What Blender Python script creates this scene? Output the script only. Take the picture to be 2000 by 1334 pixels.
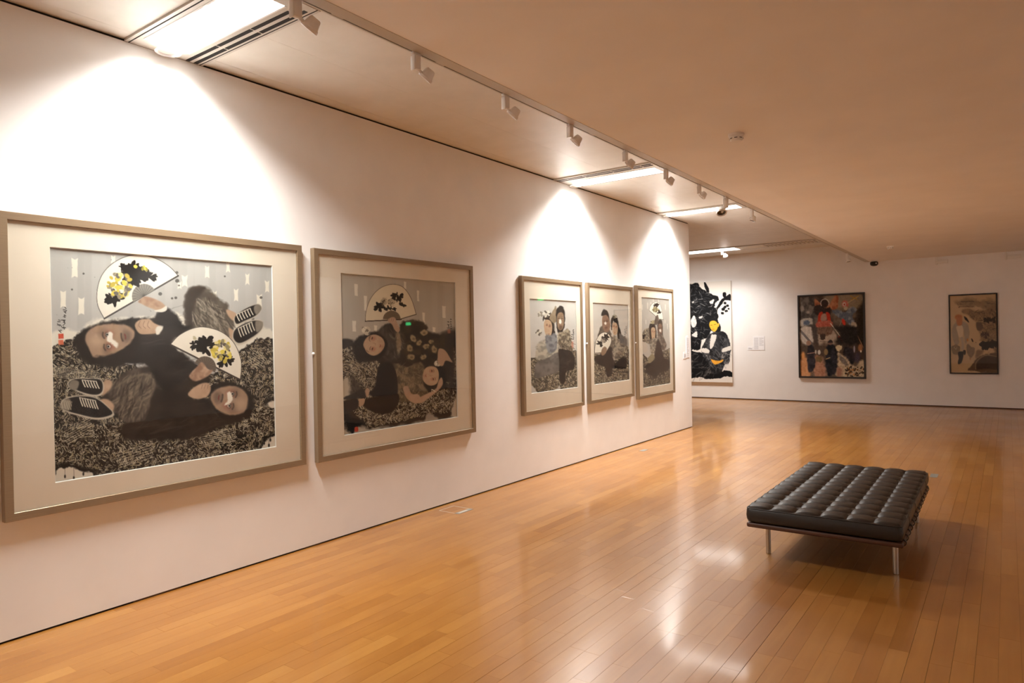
import bpy, bmesh, math, random
import numpy as np
from mathutils import Vector, Matrix

random.seed(7)
scene = bpy.context.scene
for o in list(bpy.data.objects):
    bpy.data.objects.remove(o)
C = scene.collection

# ------------------------------------------------------------------ camera
CAM_X, CAM_H = 4.4126, 1.6
FPX = 1331.7
YAW, PITCH, ROLL = 0.62843, -0.00569, -0.02006
def cam_axes():
    cy, sy, cp, sp = math.cos(YAW), math.sin(YAW), math.cos(PITCH), math.sin(PITCH)
    f = Vector((-sy*cp, cy*cp, sp)); r = Vector((cy, sy, 0)); u = r.cross(f)
    cr, sr = math.cos(ROLL), math.sin(ROLL)
    return cr*r + sr*u, -sr*r + cr*u, f
_r, _u, _f = cam_axes()
cam_data = bpy.data.cameras.new('camera')
cam_data.sensor_width = 36.0
cam_data.lens = FPX/2000*36.0
cam_data.clip_start = 0.05
cam = bpy.data.objects.new('camera', cam_data)
C.objects.link(cam)
M = Matrix.Identity(4)
for i in range(3):
    M[i][0], M[i][1], M[i][2] = _r[i], _u[i], -_f[i]
M[0][3], M[1][3], M[2][3] = CAM_X, 0.0, CAM_H
cam.matrix_world = M
scene.camera = cam

# ------------------------------------------------------------------ world, exposure
world = bpy.data.worlds.new('world'); scene.world = world
world.use_nodes = True
world.node_tree.nodes['Background'].inputs[0].default_value = (0.9, 0.95, 1, 1)
world.node_tree.nodes['Background'].inputs[1].default_value = 0.02
vs = scene.view_settings
vs.view_transform = 'Standard'; vs.look = 'None'; vs.gamma = 1.0
vs.exposure = 2.02
vs.use_curve_mapping = False
scene.cycles.max_bounces = 14; scene.cycles.diffuse_bounces = 9; scene.cycles.glossy_bounces = 5; scene.cycles.transparent_max_bounces = 12

LAMP_STRENGTH = 1.7         # fluorescent strip diffusers seen at a slant
STRIP_POWER = 28.0          # their light, thrown mostly downwards by the louvres
STRIP_SPREAD = 130
WASH_POWER = 9.8           # recessed downlights at the wall
LAMP_COL = (1.0, 0.97, 0.92)
WASH_COL = (1.0, 0.98, 0.96)

# ------------------------------------------------------------------ room measures
H1, H2 = 3.505, 3.089       # high bay ceiling, lower ceiling
YB = 16.556                 # back wall
YEND = 11.307               # end of the left wall
XT = 1.945                  # edge of the lower ceiling
XR, YF, XL = 10.4, -4.5, -5.5
XB = 8.5                    # the lower ceiling's other edge

# ------------------------------------------------------------------ helpers
def prop(o, label=None, cat=None, group=None, kind=None):
    if label: o['label'] = label
    if cat: o['category'] = cat
    if group: o['group'] = group
    if kind: o['kind'] = kind
    return o
def obj(name, me, mat=None, parent=None, loc=None, rot=None):
    o = bpy.data.objects.new(name, me); C.objects.link(o)
    if mat is not None and me is not None and not me.materials: me.materials.append(mat)
    if parent: o.parent = parent
    if loc: o.location = loc
    if rot: o.rotation_euler = rot
    return o
def empty(name, loc=(0, 0, 0), rz=0, parent=None):
    o = bpy.data.objects.new(name, None); C.objects.link(o)
    o.location = loc; o.rotation_euler = (0, 0, rz); o.empty_display_size = .1
    if parent: o.parent = parent
    return o
def bm_mesh(bm, name, smooth=False):
    me = bpy.data.meshes.new(name); bm.normal_update(); bm.to_mesh(me); bm.free()
    if smooth:
        me.polygons.foreach_set('use_smooth', [True]*len(me.polygons))
    return me
def box_into(bm, x0, x1, y0, y1, z0, z1):
    v = [bm.verts.new((x, y, z)) for x in (x0, x1) for y in (y0, y1) for z in (z0, z1)]
    for f in ((0,1,3,2), (4,6,7,5), (0,4,5,1), (2,3,7,6), (0,2,6,4), (1,5,7,3)):
        bm.faces.new([v[i] for i in f])
    return v
def box_me(name, x0, x1, y0, y1, z0, z1, bevel=0, seg=2):
    bm = bmesh.new(); box_into(bm, x0, x1, y0, y1, z0, z1)
    if bevel:
        bmesh.ops.bevel(bm, geom=bm.edges[:], offset=bevel, segments=seg, affect='EDGES', profile=.5)
    bmesh.ops.recalc_face_normals(bm, faces=bm.faces[:])
    me = bm_mesh(bm, name, smooth=False)
    if bevel and seg > 1:
        me.polygons.foreach_set('use_smooth', [True]*len(me.polygons))
        me.set_sharp_from_angle(angle=math.radians(50))
    return me
def lathe_me(name, prof, seg=24, axis='Z', smooth=True):
    """prof: list of (radius, height)"""
    bm = bmesh.new(); rings = []
    for r, h in prof:
        if r < 1e-6: rings.append([bm.verts.new((0, 0, h))])
        else: rings.append([bm.verts.new((r*math.cos(2*math.pi*k/seg), r*math.sin(2*math.pi*k/seg), h)) for k in range(seg)])
    for a, b in zip(rings, rings[1:]):
        for k in range(seg):
            k2 = (k+1) % seg
            if len(a) == 1 and len(b) == 1: continue
            if len(a) == 1: bm.faces.new((a[0], b[k2], b[k]))
            elif len(b) == 1: bm.faces.new((a[k], a[k2], b[0]))
            else: bm.faces.new((a[k], a[k2], b[k2], b[k]))
    bmesh.ops.recalc_face_normals(bm, faces=bm.faces[:])
    me = bm_mesh(bm, name, smooth)
    if smooth: me.set_sharp_from_angle(angle=math.radians(40))
    return me
def tube_me(name, pts, r, seg=10, closed=False):
    bm = bmesh.new(); n = len(pts); P = [Vector(p) for p in pts]; rings = []
    for i in range(n):
        a = P[(i-1) % n] if closed or i > 0 else P[i]; b = P[(i+1) % n] if closed or i < n-1 else P[i]
        t = (b-a).normalized()
        ref = Vector((0, 0, 1)) if abs(t.z) < .9 else Vector((1, 0, 0))
        s = t.cross(ref).normalized(); w = s.cross(t)
        rings.append([bm.verts.new(P[i] + r*(math.cos(2*math.pi*k/seg)*s + math.sin(2*math.pi*k/seg)*w)) for k in range(seg)])
    m = n if closed else n-1
    for i in range(m):
        A, B = rings[i], rings[(i+1) % n]
        for k in range(seg):
            bm.faces.new((A[k], A[(k+1) % seg], B[(k+1) % seg], B[k]))
    if not closed:
        bm.faces.new(rings[0][::-1]); bm.faces.new(rings[-1])
    bmesh.ops.recalc_face_normals(bm, faces=bm.faces[:])
    return bm_mesh(bm, name, True)
def copy_tree(o, parent=None):
    c = o.copy(); C.objects.link(c); c.parent = parent
    for ch in o.children: copy_tree(ch, c)
    return c

# ------------------------------------------------------------------ materials
def mat(name, col=(.8, .8, .8), rough=.5, metal=0, spec=.5, **kw):
    m = bpy.data.materials.new(name); m.use_nodes = True
    b = m.node_tree.nodes['Principled BSDF']
    b.inputs['Base Color'].default_value = (*col, 1); b.inputs['Roughness'].default_value = rough
    b.inputs['Metallic'].default_value = metal; b.inputs['Specular IOR Level'].default_value = spec
    for k, v in kw.items(): b.inputs[k].default_value = v
    return m
def nodes(m): return m.node_tree.nodes, m.node_tree.links, m.node_tree.nodes['Principled BSDF']
def add_noise(m, c1, c2, scale=20, detail=4, stretch=(1, 1, 1), bump=0, bscale=None, dist=.002, lo=.35, hi=.65, coord='Object'):
    N, L, b = nodes(m)
    tc = N.new('ShaderNodeTexCoord'); mp = N.new('ShaderNodeMapping'); mp.inputs['Scale'].default_value = stretch
    L.new(tc.outputs[coord], mp.inputs[0])
    nz = N.new('ShaderNodeTexNoise'); nz.inputs['Scale'].default_value = scale; nz.inputs['Detail'].default_value = detail
    L.new(mp.outputs[0], nz.inputs['Vector'])
    cr = N.new('ShaderNodeValToRGB'); cr.color_ramp.elements[0].color = (*c1, 1); cr.color_ramp.elements[1].color = (*c2, 1)
    cr.color_ramp.elements[0].position = lo; cr.color_ramp.elements[1].position = hi
    L.new(nz.outputs['Fac'], cr.inputs[0]); L.new(cr.outputs[0], b.inputs['Base Color'])
    if bump:
        n2 = N.new('ShaderNodeTexNoise'); n2.inputs['Scale'].default_value = bscale or scale*4; n2.inputs['Detail'].default_value = 5
        L.new(mp.outputs[0], n2.inputs['Vector'])
        bp = N.new('ShaderNodeBump'); bp.inputs['Strength'].default_value = bump; bp.inputs['Distance'].default_value = dist
        L.new(n2.outputs['Fac'], bp.inputs['Height']); L.new(bp.outputs[0], b.inputs['Normal'])
    return m
def emit(name, col, strength):
    m = bpy.data.materials.new(name); m.use_nodes = True
    b = m.node_tree.nodes['Principled BSDF']
    b.inputs['Base Color'].default_value = (.8, .8, .8, 1)
    b.inputs['Emission Color'].default_value = (*col, 1); b.inputs['Emission Strength'].default_value = strength
    return m

MT = {}
MT['wall'] = add_noise(mat('painted wall', rough=.75, spec=.25), (.85, .838, .825), (.88, .868, .855), 3, 3, bump=.12, bscale=90, dist=.001)
MT['soffit'] = add_noise(mat('plaster ceiling', rough=.85, spec=.15), (.86, .84, .81), (.89, .87, .84), 2, 3, bump=.08, bscale=120, dist=.001)
MT['panel'] = add_noise(mat('enamelled ceiling panel', rough=.46, spec=.4), (.70, .665, .60), (.74, .705, .64), 5, 4, bump=.05, bscale=7, dist=.004)
MT['panel_back'] = mat('ceiling backing', (.74, .70, .62), .8)
MT['dark'] = mat('dark recess', (.012, .009, .007), .9)
MT['brown_trim'] = mat('brown timber strip', (.085, .042, .022), .6)
MT['white_metal'] = mat('white enamel', (.82, .81, .79), .35)
MT['white_plastic'] = mat('white plastic', (.80, .79, .76), .45)
MT['trim_metal'] = mat('cream aluminium trim', (.56, .52, .455), .45)
MT['black_plastic'] = mat('black plastic', (.01, .01, .01), .35)
MT['lamp'] = emit('fluorescent diffuser', LAMP_COL, LAMP_STRENGTH)
MT['lamp_off'] = mat('unlit diffuser', (.72, .66, .55), .5)
MT['steel'] = mat('brushed steel', (.62, .60, .57), .28, metal=1)
MT['floor_steel'] = mat('floor box metal', (.30, .33, .32), .4, metal=.6)
MT['reflector'] = mat('black reflector', (.015, .014, .013), .25)

# ------------------------------------------------------------------ floor: planks
def plank_material():
    m = mat('lacquered maple', rough=.3, spec=.5, **{'Coat Weight': .55, 'Coat Roughness': .09, 'Coat IOR': 1.5})
    N, L, b = nodes(m)
    at = N.new('ShaderNodeAttribute'); at.attribute_name = 'tone'
    sep = N.new('ShaderNodeSeparateColor'); L.new(at.outputs['Color'], sep.inputs[0])
    geo = N.new('ShaderNodeNewGeometry')
    # offset the grain by the plank's own number
    off = N.new('ShaderNodeVectorMath'); off.operation = 'MULTIPLY_ADD'
    off.inputs[1].default_value = (37.0, 91.0, 0.0)
    L.new(at.outputs['Color'], off.inputs[0]); L.new(geo.outputs['Position'], off.inputs[2])
    mp = N.new('ShaderNodeMapping'); mp.inputs['Scale'].default_value = (26, 1.6, 26)
    L.new(off.outputs[0], mp.inputs[0])
    g1 = N.new('ShaderNodeTexNoise'); g1.inputs['Scale'].default_value = 1.0; g1.inputs['Detail'].default_value = 6; g1.inputs['Distortion'].default_value = .6
    L.new(mp.outputs[0], g1.inputs['Vector'])
    mp2 = N.new('ShaderNodeMapping'); mp2.inputs['Scale'].default_value = (6, 3.2, 6)
    L.new(off.outputs[0], mp2.inputs[0])
    g2 = N.new('ShaderNodeTexNoise'); g2.inputs['Scale'].default_value = 1.0; g2.inputs['Detail'].default_value = 3
    L.new(mp2.outputs[0], g2.inputs['Vector'])
    # tone -> colour
    cr = N.new('ShaderNodeValToRGB'); e = cr.color_ramp.elements
    e[0].position = 0; e[0].color = (.255, .094, .013, 1)
    e[1].position = 1; e[1].color = (.415, .196, .043, 1)
    mid = cr.color_ramp.elements.new(.5); mid.color = (.330, .137, .024, 1)
    ma = N.new('ShaderNodeMath'); ma.operation = 'MULTIPLY_ADD'; ma.inputs[1].default_value = .55; ma.inputs[2].default_value = -.275
    L.new(g1.outputs['Fac'], ma.inputs[0])
    mb = N.new('ShaderNodeMath'); mb.operation = 'MULTIPLY_ADD'; mb.inputs[1].default_value = .5; mb.inputs[2].default_value = -.25
    L.new(g2.outputs['Fac'], mb.inputs[0])
    s1 = N.new('ShaderNodeMath'); L.new(ma.outputs[0], s1.inputs[0]); L.new(mb.outputs[0], s1.inputs[1])
    s2 = N.new('ShaderNodeMath'); s2.use_clamp = True; L.new(s1.outputs[0], s2.inputs[0]); L.new(sep.outputs[0], s2.inputs[1])
    L.new(s2.outputs[0], cr.inputs[0]); L.new(cr.outputs[0], b.inputs['Base Color'])
    # worn lacquer: roughness varies, slow waviness
    wn = N.new('ShaderNodeTexNoise'); wn.inputs['Scale'].default_value = 1.3; wn.inputs['Detail'].default_value = 4
    L.new(geo.outputs['Position'], wn.inputs['Vector'])
    rr = N.new('ShaderNodeMapRange'); rr.inputs[1].default_value = .3; rr.inputs[2].default_value = .7
    rr.inputs[3].default_value = .29; rr.inputs[4].default_value = .38
    L.new(wn.outputs['Fac'], rr.inputs[0]); L.new(rr.outputs[0], b.inputs['Roughness'])
    bn = N.new('ShaderNodeTexNoise'); bn.inputs['Scale'].default_value = 5; bn.inputs['Detail'].default_value = 3
    L.new(geo.outputs['Position'], bn.inputs['Vector'])
    bp = N.new('ShaderNodeBump'); bp.inputs['Strength'].default_value = .05; bp.inputs['Distance'].default_value = .002
    L.new(bn.outputs['Fac'], bp.inputs['Height']); L.new(bp.outputs[0], b.inputs['Normal']); L.new(bp.outputs[0], b.inputs['Coat Normal'])
    return m
MT['plank'] = plank_material()

floor = obj('floor', box_me('floor', XL-.2, XR+.2, YF-.2, YB+.2, -.25, -.012), mat('dark subfloor', (.03, .015, .007), .9))
prop(floor, 'orange lacquered timber strip floor of the gallery', kind='structure')

def project(x, y, z):
    d = Vector((x-CAM_X, y, z-CAM_H)); w = d.dot(_f)
    if w < .3: return None
    return 1000+FPX*d.dot(_r)/w, 667-FPX*d.dot(_u)/w, w
PW = .0897
planks = []
rng = random.Random(11)
ncol = int((XR-XL)/PW)+2
x_first = .052 - PW*math.ceil((.052-XL)/PW)
for i in range(ncol):
    x0 = x_first+i*PW; x1 = x0+PW
    gap = .0017 if rng.random() < .2 else .0005
    y = YF-rng.random()*.8
    while y < YB:
        ln = rng.choice((.45, .6, .75, .9, .9, 1.1))*(.9+.2*rng.random())
        y1 = min(y+ln, YB)
        if y1 > YF and x1 < XR+.01 and y1-max(y, YF) > .05:
            t = min(1, max(0, rng.gauss(.5, .13)))
            planks.append((max(x0, XL)+gap/2, x1-gap/2, max(y, YF)+.0002, y1-.0002, t, rng.random(), rng.gauss(0, 1), rng.gauss(0, 1)))
        y = y1
def plank_verts(p):
    x0, x1, y0, y1, t, r, ta, tb = p
    a = .00005*ta; b = .00006*tb
    def z(sx, sy): return -.0006 + a*sx + b*sy
    c = .0003
    return [(x0, y0, -.0125), (x1, y0, -.0125), (x1, y1, -.0125), (x0, y1, -.0125),
            (x0, y0, z(-1, -1)-c), (x1, y0, z(1, -1)-c), (x1, y1, z(1, 1)-c), (x0, y1, z(-1, 1)-c),
            (x0+c, y0+c, z(-1, -1)), (x1-c, y0+c, z(1, -1)), (x1-c, y1-c, z(1, 1)), (x0+c, y1-c, z(-1, 1))]
PF = [(0,1,5,4), (1,2,6,5), (2,3,7,6), (3,0,4,7), (4,5,9,8), (5,6,10,9), (6,7,11,10), (7,4,8,11), (8,9,10,11)]
def seen(p):
    xm, ym = (p[0]+p[1])/2, (p[2]+p[3])/2
    if xm < .02 and ym < YEND: return 0
    q = project(xm, ym, 0)
    if not q or not (-30 < q[0] < 2030 and q[1] < 1400): return 0
    if 2.9 < xm < 3.87 and 5.2 < ym < 6.75: return 0
    return (p[1]-p[0])*(p[3]-p[2])*CAM_H/q[2]**3
order = sorted(range(len(planks)), key=lambda k: -seen(planks[k]))
single = set(order[:295])
def plank_mesh(name, ps):
    V, F, T = [], [], []
    for p in ps:
        o = len(V); V += plank_verts(p); F += [tuple(o+k for k in f) for f in PF]; T += [(p[4], p[5], (p[4]*7.3+p[5]*3.1) % 1, 1)]*12
    me = bpy.data.meshes.new(name); me.from_pydata(V, [], F)
    a = me.color_attributes.new('tone', 'FLOAT_COLOR', 'POINT')
    a.data.foreach_set('color', np.array(T, dtype=np.float32).ravel())
    me.materials.append(MT['plank']); me.update()
    return me
for k in sorted(single):
    obj('plank', plank_mesh('plank', [planks[k]]), None, floor)
rest = obj('distant_planks', plank_mesh('distant_planks', [planks[k] for k in range(len(planks)) if k not in single]), None, floor)
rest['kind'] = 'stuff'

# ------------------------------------------------------------------ walls
def struct(name, me, m, label=None):
    o = obj(name, me, m); o['kind'] = 'structure'
    if label: o['label'] = label
    return o
struct('wall_left', box_me('wall_left', -.30, 0, YF, YEND, .011, H1-.016), MT['wall'], 'white partition wall hung with five champagne framed pictures')
struct('gap_shade_top', box_me('gap_shade_top', -.29, -.012, YF, YEND-.012, H1-.016, H1+.02), MT['dark'], 'black filler painted as the shade of the gap along the top of the partition wall')  # near-black filler: the shade inside the open gap is put into its colour
struct('gap_shade_foot', box_me('gap_shade_foot', -.29, -.010, YF, YEND-.012, 0, .011), MT['dark'], 'black filler painted as the shade of the gap along the foot of the partition wall')  # no skirting here, a black strip painted as the shade under the wall
# packing pieces that fill the gap here and there
packs = [(2.02, .30), (3.28, .16), (4.25, .10), (5.9, .14), (7.4, .12)]
for y, l in packs:
    pk = obj('packing_strip', box_me('packing_strip', -.009, -.003, y, y+l, 0, .0105), MT['brown_trim'], bpy.data.objects['gap_shade_foot'])
struct('wall_back', box_me('wall_back', XL-.2, XR+.2, YB, YB+.2, -.02, H1+.3), MT['wall'], 'white end wall with three hung paintings')
struct('baseboard_back', box_me('baseboard_back', XL, XR, YB-.006, YB, 0, .022), MT['brown_trim'], 'thin brown strip at the foot of the end wall')
struct('wall_right', box_me('wall_right', XR, XR+.2, YF, YB, -.02, H1+.3), MT['wall'])
struct('wall_front', box_me('wall_front', XL-.2, XR+.2, YF-.2, YF, -.02, H1+.3), MT['wall'])
struct('wall_far_left', box_me('wall_far_left', XL-.2, XL, YF, YB, -.02, H1+.3), MT['wall'])

# ------------------------------------------------------------------ ceilings
low = struct('ceiling_lower', box_me('ceiling_lower', XT+.078, XB, YF, YB, H2, H1+.25), MT['soffit'], 'lower plain ceiling over the middle of the room')
high = struct('ceiling', box_me('ceiling', XL, XR, YF, YB, H1+.012, H1+.25), MT['panel_back'], 'higher panelled ceiling bay above the partition wall')
strips = [(-3.05, -2.54), (2.04, 2.55), (6.99, 7.54), (10.0, 10.44), (15.0, 15.62)]
def ceiling_panel(x0, x1, y0, y1):
    g = .0006
    obj('ceiling_panel', box_me('ceiling_panel', x0+g, x1-g, y0+g, y1-g, H1, H1+.012), MT['panel'], high)
ys = [YF]
for a, b in strips: ys += [a, b]
ys.append(YB)
gaps = [(ys[k], ys[k+1]) for k in range(0, len(ys), 2)]
for a, b in gaps:
    n = max(1, round((b-a)/2.3)); st = (b-a)/n
    for k in range(n):
        y0, y1 = a+k*st, a+(k+1)*st
        for x0, x1 in ((-.30, .12), (.12, .69), (.69, 1.93)):
            ceiling_panel(x0, x1, y0, y1)
        if y0 > 8:
            for x0, x1 in ((-5.4, -3.0), (-3.0, -.30)): ceiling_panel(x0, x1, y0, y1)
        ceiling_panel(8.55, 10.38, y0, y1)

# ------------------------------------------------------------------ lighting track at the edge of the lower ceiling
track = empty('lighting_track', (XT, 0, H2))
prop(track, 'long cream lighting track along the edge of the lower ceiling', 'lighting track')
y0, y1 = YF, YB
obj('track_band', box_me('track_band', .006, .078, y0, y1, -.002, .12), MT['trim_metal'], track)
obj('track_slot', box_me('track_slot', -.006, .006, y0, y1, .006, .12), MT['dark'], track)
obj('track_lip', box_me('track_lip', -.016, -.006, y0, y1, 0, .12), MT['trim_metal'], track)
obj('track_edge', box_me('track_edge', -.019, -.016, y0, y1, .006, .12), MT['dark'], track)
# joint plates along the slot
for y in (2.05, 2.75, 4.42, 6.05, 8.15, 11.2):
    obj('track_joint', box_me('track_joint', -.0055, .0055, y, y+.07, .0005, .01), MT['trim_metal'], track)

# ------------------------------------------------------------------ light strips in the high bay
def slab(name, x0, x1, y0, y1, m, par, z0=-.002, z1=.012):
    z0 -= .0125; z1 -= .0125
    return obj(name, box_me(name, x0, x1, y0, y1, z0, z1), m, par)
def light_strip(y0, y1, x0, x1, lit, slots, label, off_from=None, power=STRIP_POWER):
    t = empty('light_strip', (0, 0, H1))
    prop(t, label, 'ceiling light', 'light strips across the ceiling bay')
    if slots == 'far': la, lb = y0+.07, y0+.34
    elif slots == 'near': la, lb = y1-.33, y1-.05
    else: la, lb = y0+.085, y1-.055
    slab('housing_trim', x0, x1, y0, la-.012, MT['trim_metal'], t)
    slab('housing_trim', x0, x1, lb+.012, y1, MT['trim_metal'], t)
    slab('trim_line', x0, x1, y0+.022, y0+.030, MT['dark'], t, -.003, -.001)
    slab('trim_line', x0, x1, y1-.026, y1-.019, MT['dark'], t, -.003, -.001)
    slab('end_cap', x0, x0+.12, la-.012, lb+.012, MT['trim_metal'], t)
    slab('end_cap', x1-.10, x1, la-.012, lb+.012, MT['trim_metal'], t)
    slab('lamp_rim', x0+.12, x1-.10, la-.012, la, MT['white_metal'], t, -.005)
    slab('lamp_rim', x0+.12, x1-.10, lb, lb+.012, MT['white_metal'], t, -.005)
    if off_from is None:
        slab('diffuser', x0+.12, x1-.10, la, lb, MT['lamp'] if lit else MT['lamp_off'], t, .001)
    else:
        slab('diffuser', x0+.12, off_from, la, lb, MT['lamp'], t, .001)
        slab('diffuser', off_from, .15, la, lb, MT['lamp_off'], t, .001)
        slab('louvre_tray', .15, x1-.10, la, lb, MT['lamp_off'], t, .008)
        for k in range(13):
            xx = .17+k*(x1-.12-.17)/12
            slab('louvre_blade', xx-.006, xx+.006, la, lb, MT['trim_metal'], t, -.004, .008)
        slab('louvre_blade', .15, x1-.10, (la+lb)/2-.006, (la+lb)/2+.006, MT['trim_metal'], t, -.004, .008)
        for k in range(12):
            xx = .17+(k+.5)*(x1-.12-.17)/12
            slab('louvre_gap', xx-.025, xx+.025, la+.03, la+.07, MT['dark'], t, .006, .0075)
    if slots != 'none':
        s0 = y1-.125 if slots == 'far' else y0+.045
        for k, s in enumerate((s0, s0+.055)):
            xa = x0+.01
            while xa < x1-.08:
                xb = min(xa+.36, x1-.06)
                slab('air_slot', xa, xb, s, s+.027, MT['dark'] if rng.random() < .8 else MT['black_plastic'], t, -.004, -.001)
                xa = xb+.012
    if power:
        xa, xb = x0+.12, (x1-.10 if off_from is None else off_from)
        ld = bpy.data.lights.new('strip_light', 'AREA'); ld.shape = 'RECTANGLE'; ld.size = xb-xa; ld.size_y = lb-la
        ld.energy = power; ld.color = LAMP_COL; ld.spread = math.radians(STRIP_SPREAD)
        lo = bpy.data.objects.new('strip_light', ld); C.objects.link(lo); lo.parent = t
        lo.location = ((xa+xb)/2, (la+lb)/2, -.0215)
    return t
light_strip(2.04, 2.55, 0.0, 1.25, True, 'far', 'large bright light strip with two black air slots above the biggest framed picture', power=24)
light_strip(6.99, 7.54, 0.0, 1.30, True, 'near', 'bright light strip with air slots above the trio of portraits')
light_strip(10.0, 10.44, 0.0, 1.30, True, 'none', 'bright light strip nearest the end of the partition wall')
light_strip(15.0, 15.62, -2.9, 1.30, True, 'none', 'half lit light strip with an open louvre beside the end wall', off_from=-.46, power=22)
light_strip(-3.05, -2.54, 0.0, 1.25, True, 'far', 'light strip behind the viewer', power=12)
for k, (a, b) in enumerate(((2.04, 2.55), (7.0, 7.5), (11.5, 12.0))):
    light_strip(a, b, 8.9, 10.2, True, 'none', ('near', 'middle', 'far')[k]+' light strip of the opposite ceiling bay, seen mirrored in the glass', power=7)

def downlight(x, y, power, label, aim=(-.10, 0, -1), size=86, blend=.5):
    t = empty('recessed_downlight', (x, y, H1-.0285))
    prop(t, label, 'downlight', 'recessed downlights at the wall')
    obj('rim', lathe_me('rim', [(.078, 0), (.078, -.006), (.062, -.007), (.056, .002), (.056, .012)], 28), MT['white_metal'], t)
    obj('reflector', lathe_me('reflector', [(.056, .0025), (.05, .0012), (0, .001)], 24), MT['trim_metal'], t)
    ld = bpy.data.lights.new('wall_wash', 'SPOT'); ld.energy = power; ld.color = WASH_COL
    ld.spot_size = math.radians(size); ld.spot_blend = blend; ld.shadow_soft_size = .05
    lo = bpy.data.objects.new('wall_wash', ld); C.objects.link(lo); lo.parent = t
    lo.location = (-.008, 0, -.02)
    lo.rotation_euler = Vector(aim).to_track_quat('-Z', 'Y').to_euler()
    return t
downlight(.085, 2.27, WASH_POWER*.85, 'round recessed downlight over the biggest framed picture')
downlight(.085, 7.37, WASH_POWER*.75, 'round recessed downlight over the trio of portraits')
downlight(.085, 10.22, WASH_POWER*.75, 'round recessed downlight nearest the end of the partition wall')

# panels above the light strips
for a, b in strips:
    ceiling_panel(.69, 1.93, a, b); ceiling_panel(.12, .69, a, b); ceiling_panel(-.30, .12, a, b)
    ceiling_panel(8.55, 10.38, a, b)
    if a > 9: ceiling_panel(-5.4, -3.0, a, b); ceiling_panel(-3.0, -.30, a, b)

# ------------------------------------------------------------------ painting by code: colours laid into the vertices of a flat sheet
def s2l(c):
    c = np.asarray(c, dtype=np.float32)/255.0
    return np.where(c <= .04045, c/12.92, ((c+.055)/1.055)**2.4)
def vnoise(X, Y, sc, seed, octv=2):
    r = np.random.RandomState(seed); out = 0; amp = 1; tot = 0
    for o in range(octv):
        G = r.rand(64, 64).astype(np.float32)
        x = X/sc*(2**o)+17.3*o; y = Y/sc*(2**o)+5.1*o
        xi = np.floor(x).astype(int); yi = np.floor(y).astype(int)
        fx = x-xi; fy = y-yi; fx = fx*fx*(3-2*fx); fy = fy*fy*(3-2*fy)
        xi &= 63; yi &= 63; xj = (xi+1) & 63; yj = (yi+1) & 63
        v = G[yi, xi]*(1-fx)*(1-fy)+G[yi, xj]*fx*(1-fy)+G[yj, xi]*(1-fx)*fy+G[yj, xj]*fx*fy
        out = out+amp*v; tot += amp; amp *= .5
    return out/tot
def spline(pts, closed=True, n=6):
    P = np.array(pts, float); m = len(P); out = []
    rg = range(m) if closed else range(m-1)
    for i in rg:
        if closed: a, b, c, d = P[(i-1) % m], P[i], P[(i+1) % m], P[(i+2) % m]
        else: a, b, c, d = P[max(i-1, 0)], P[i], P[i+1], P[min(i+2, m-1)]
        for k in range(n):
            t = k/n
            out.append(.5*((2*b)+(c-a)*t+(2*a-5*b+4*c-d)*t*t+(3*b-a-3*c+d)*t**3))
    if not closed: out.append(P[-1])
    return np.array(out)
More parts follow.
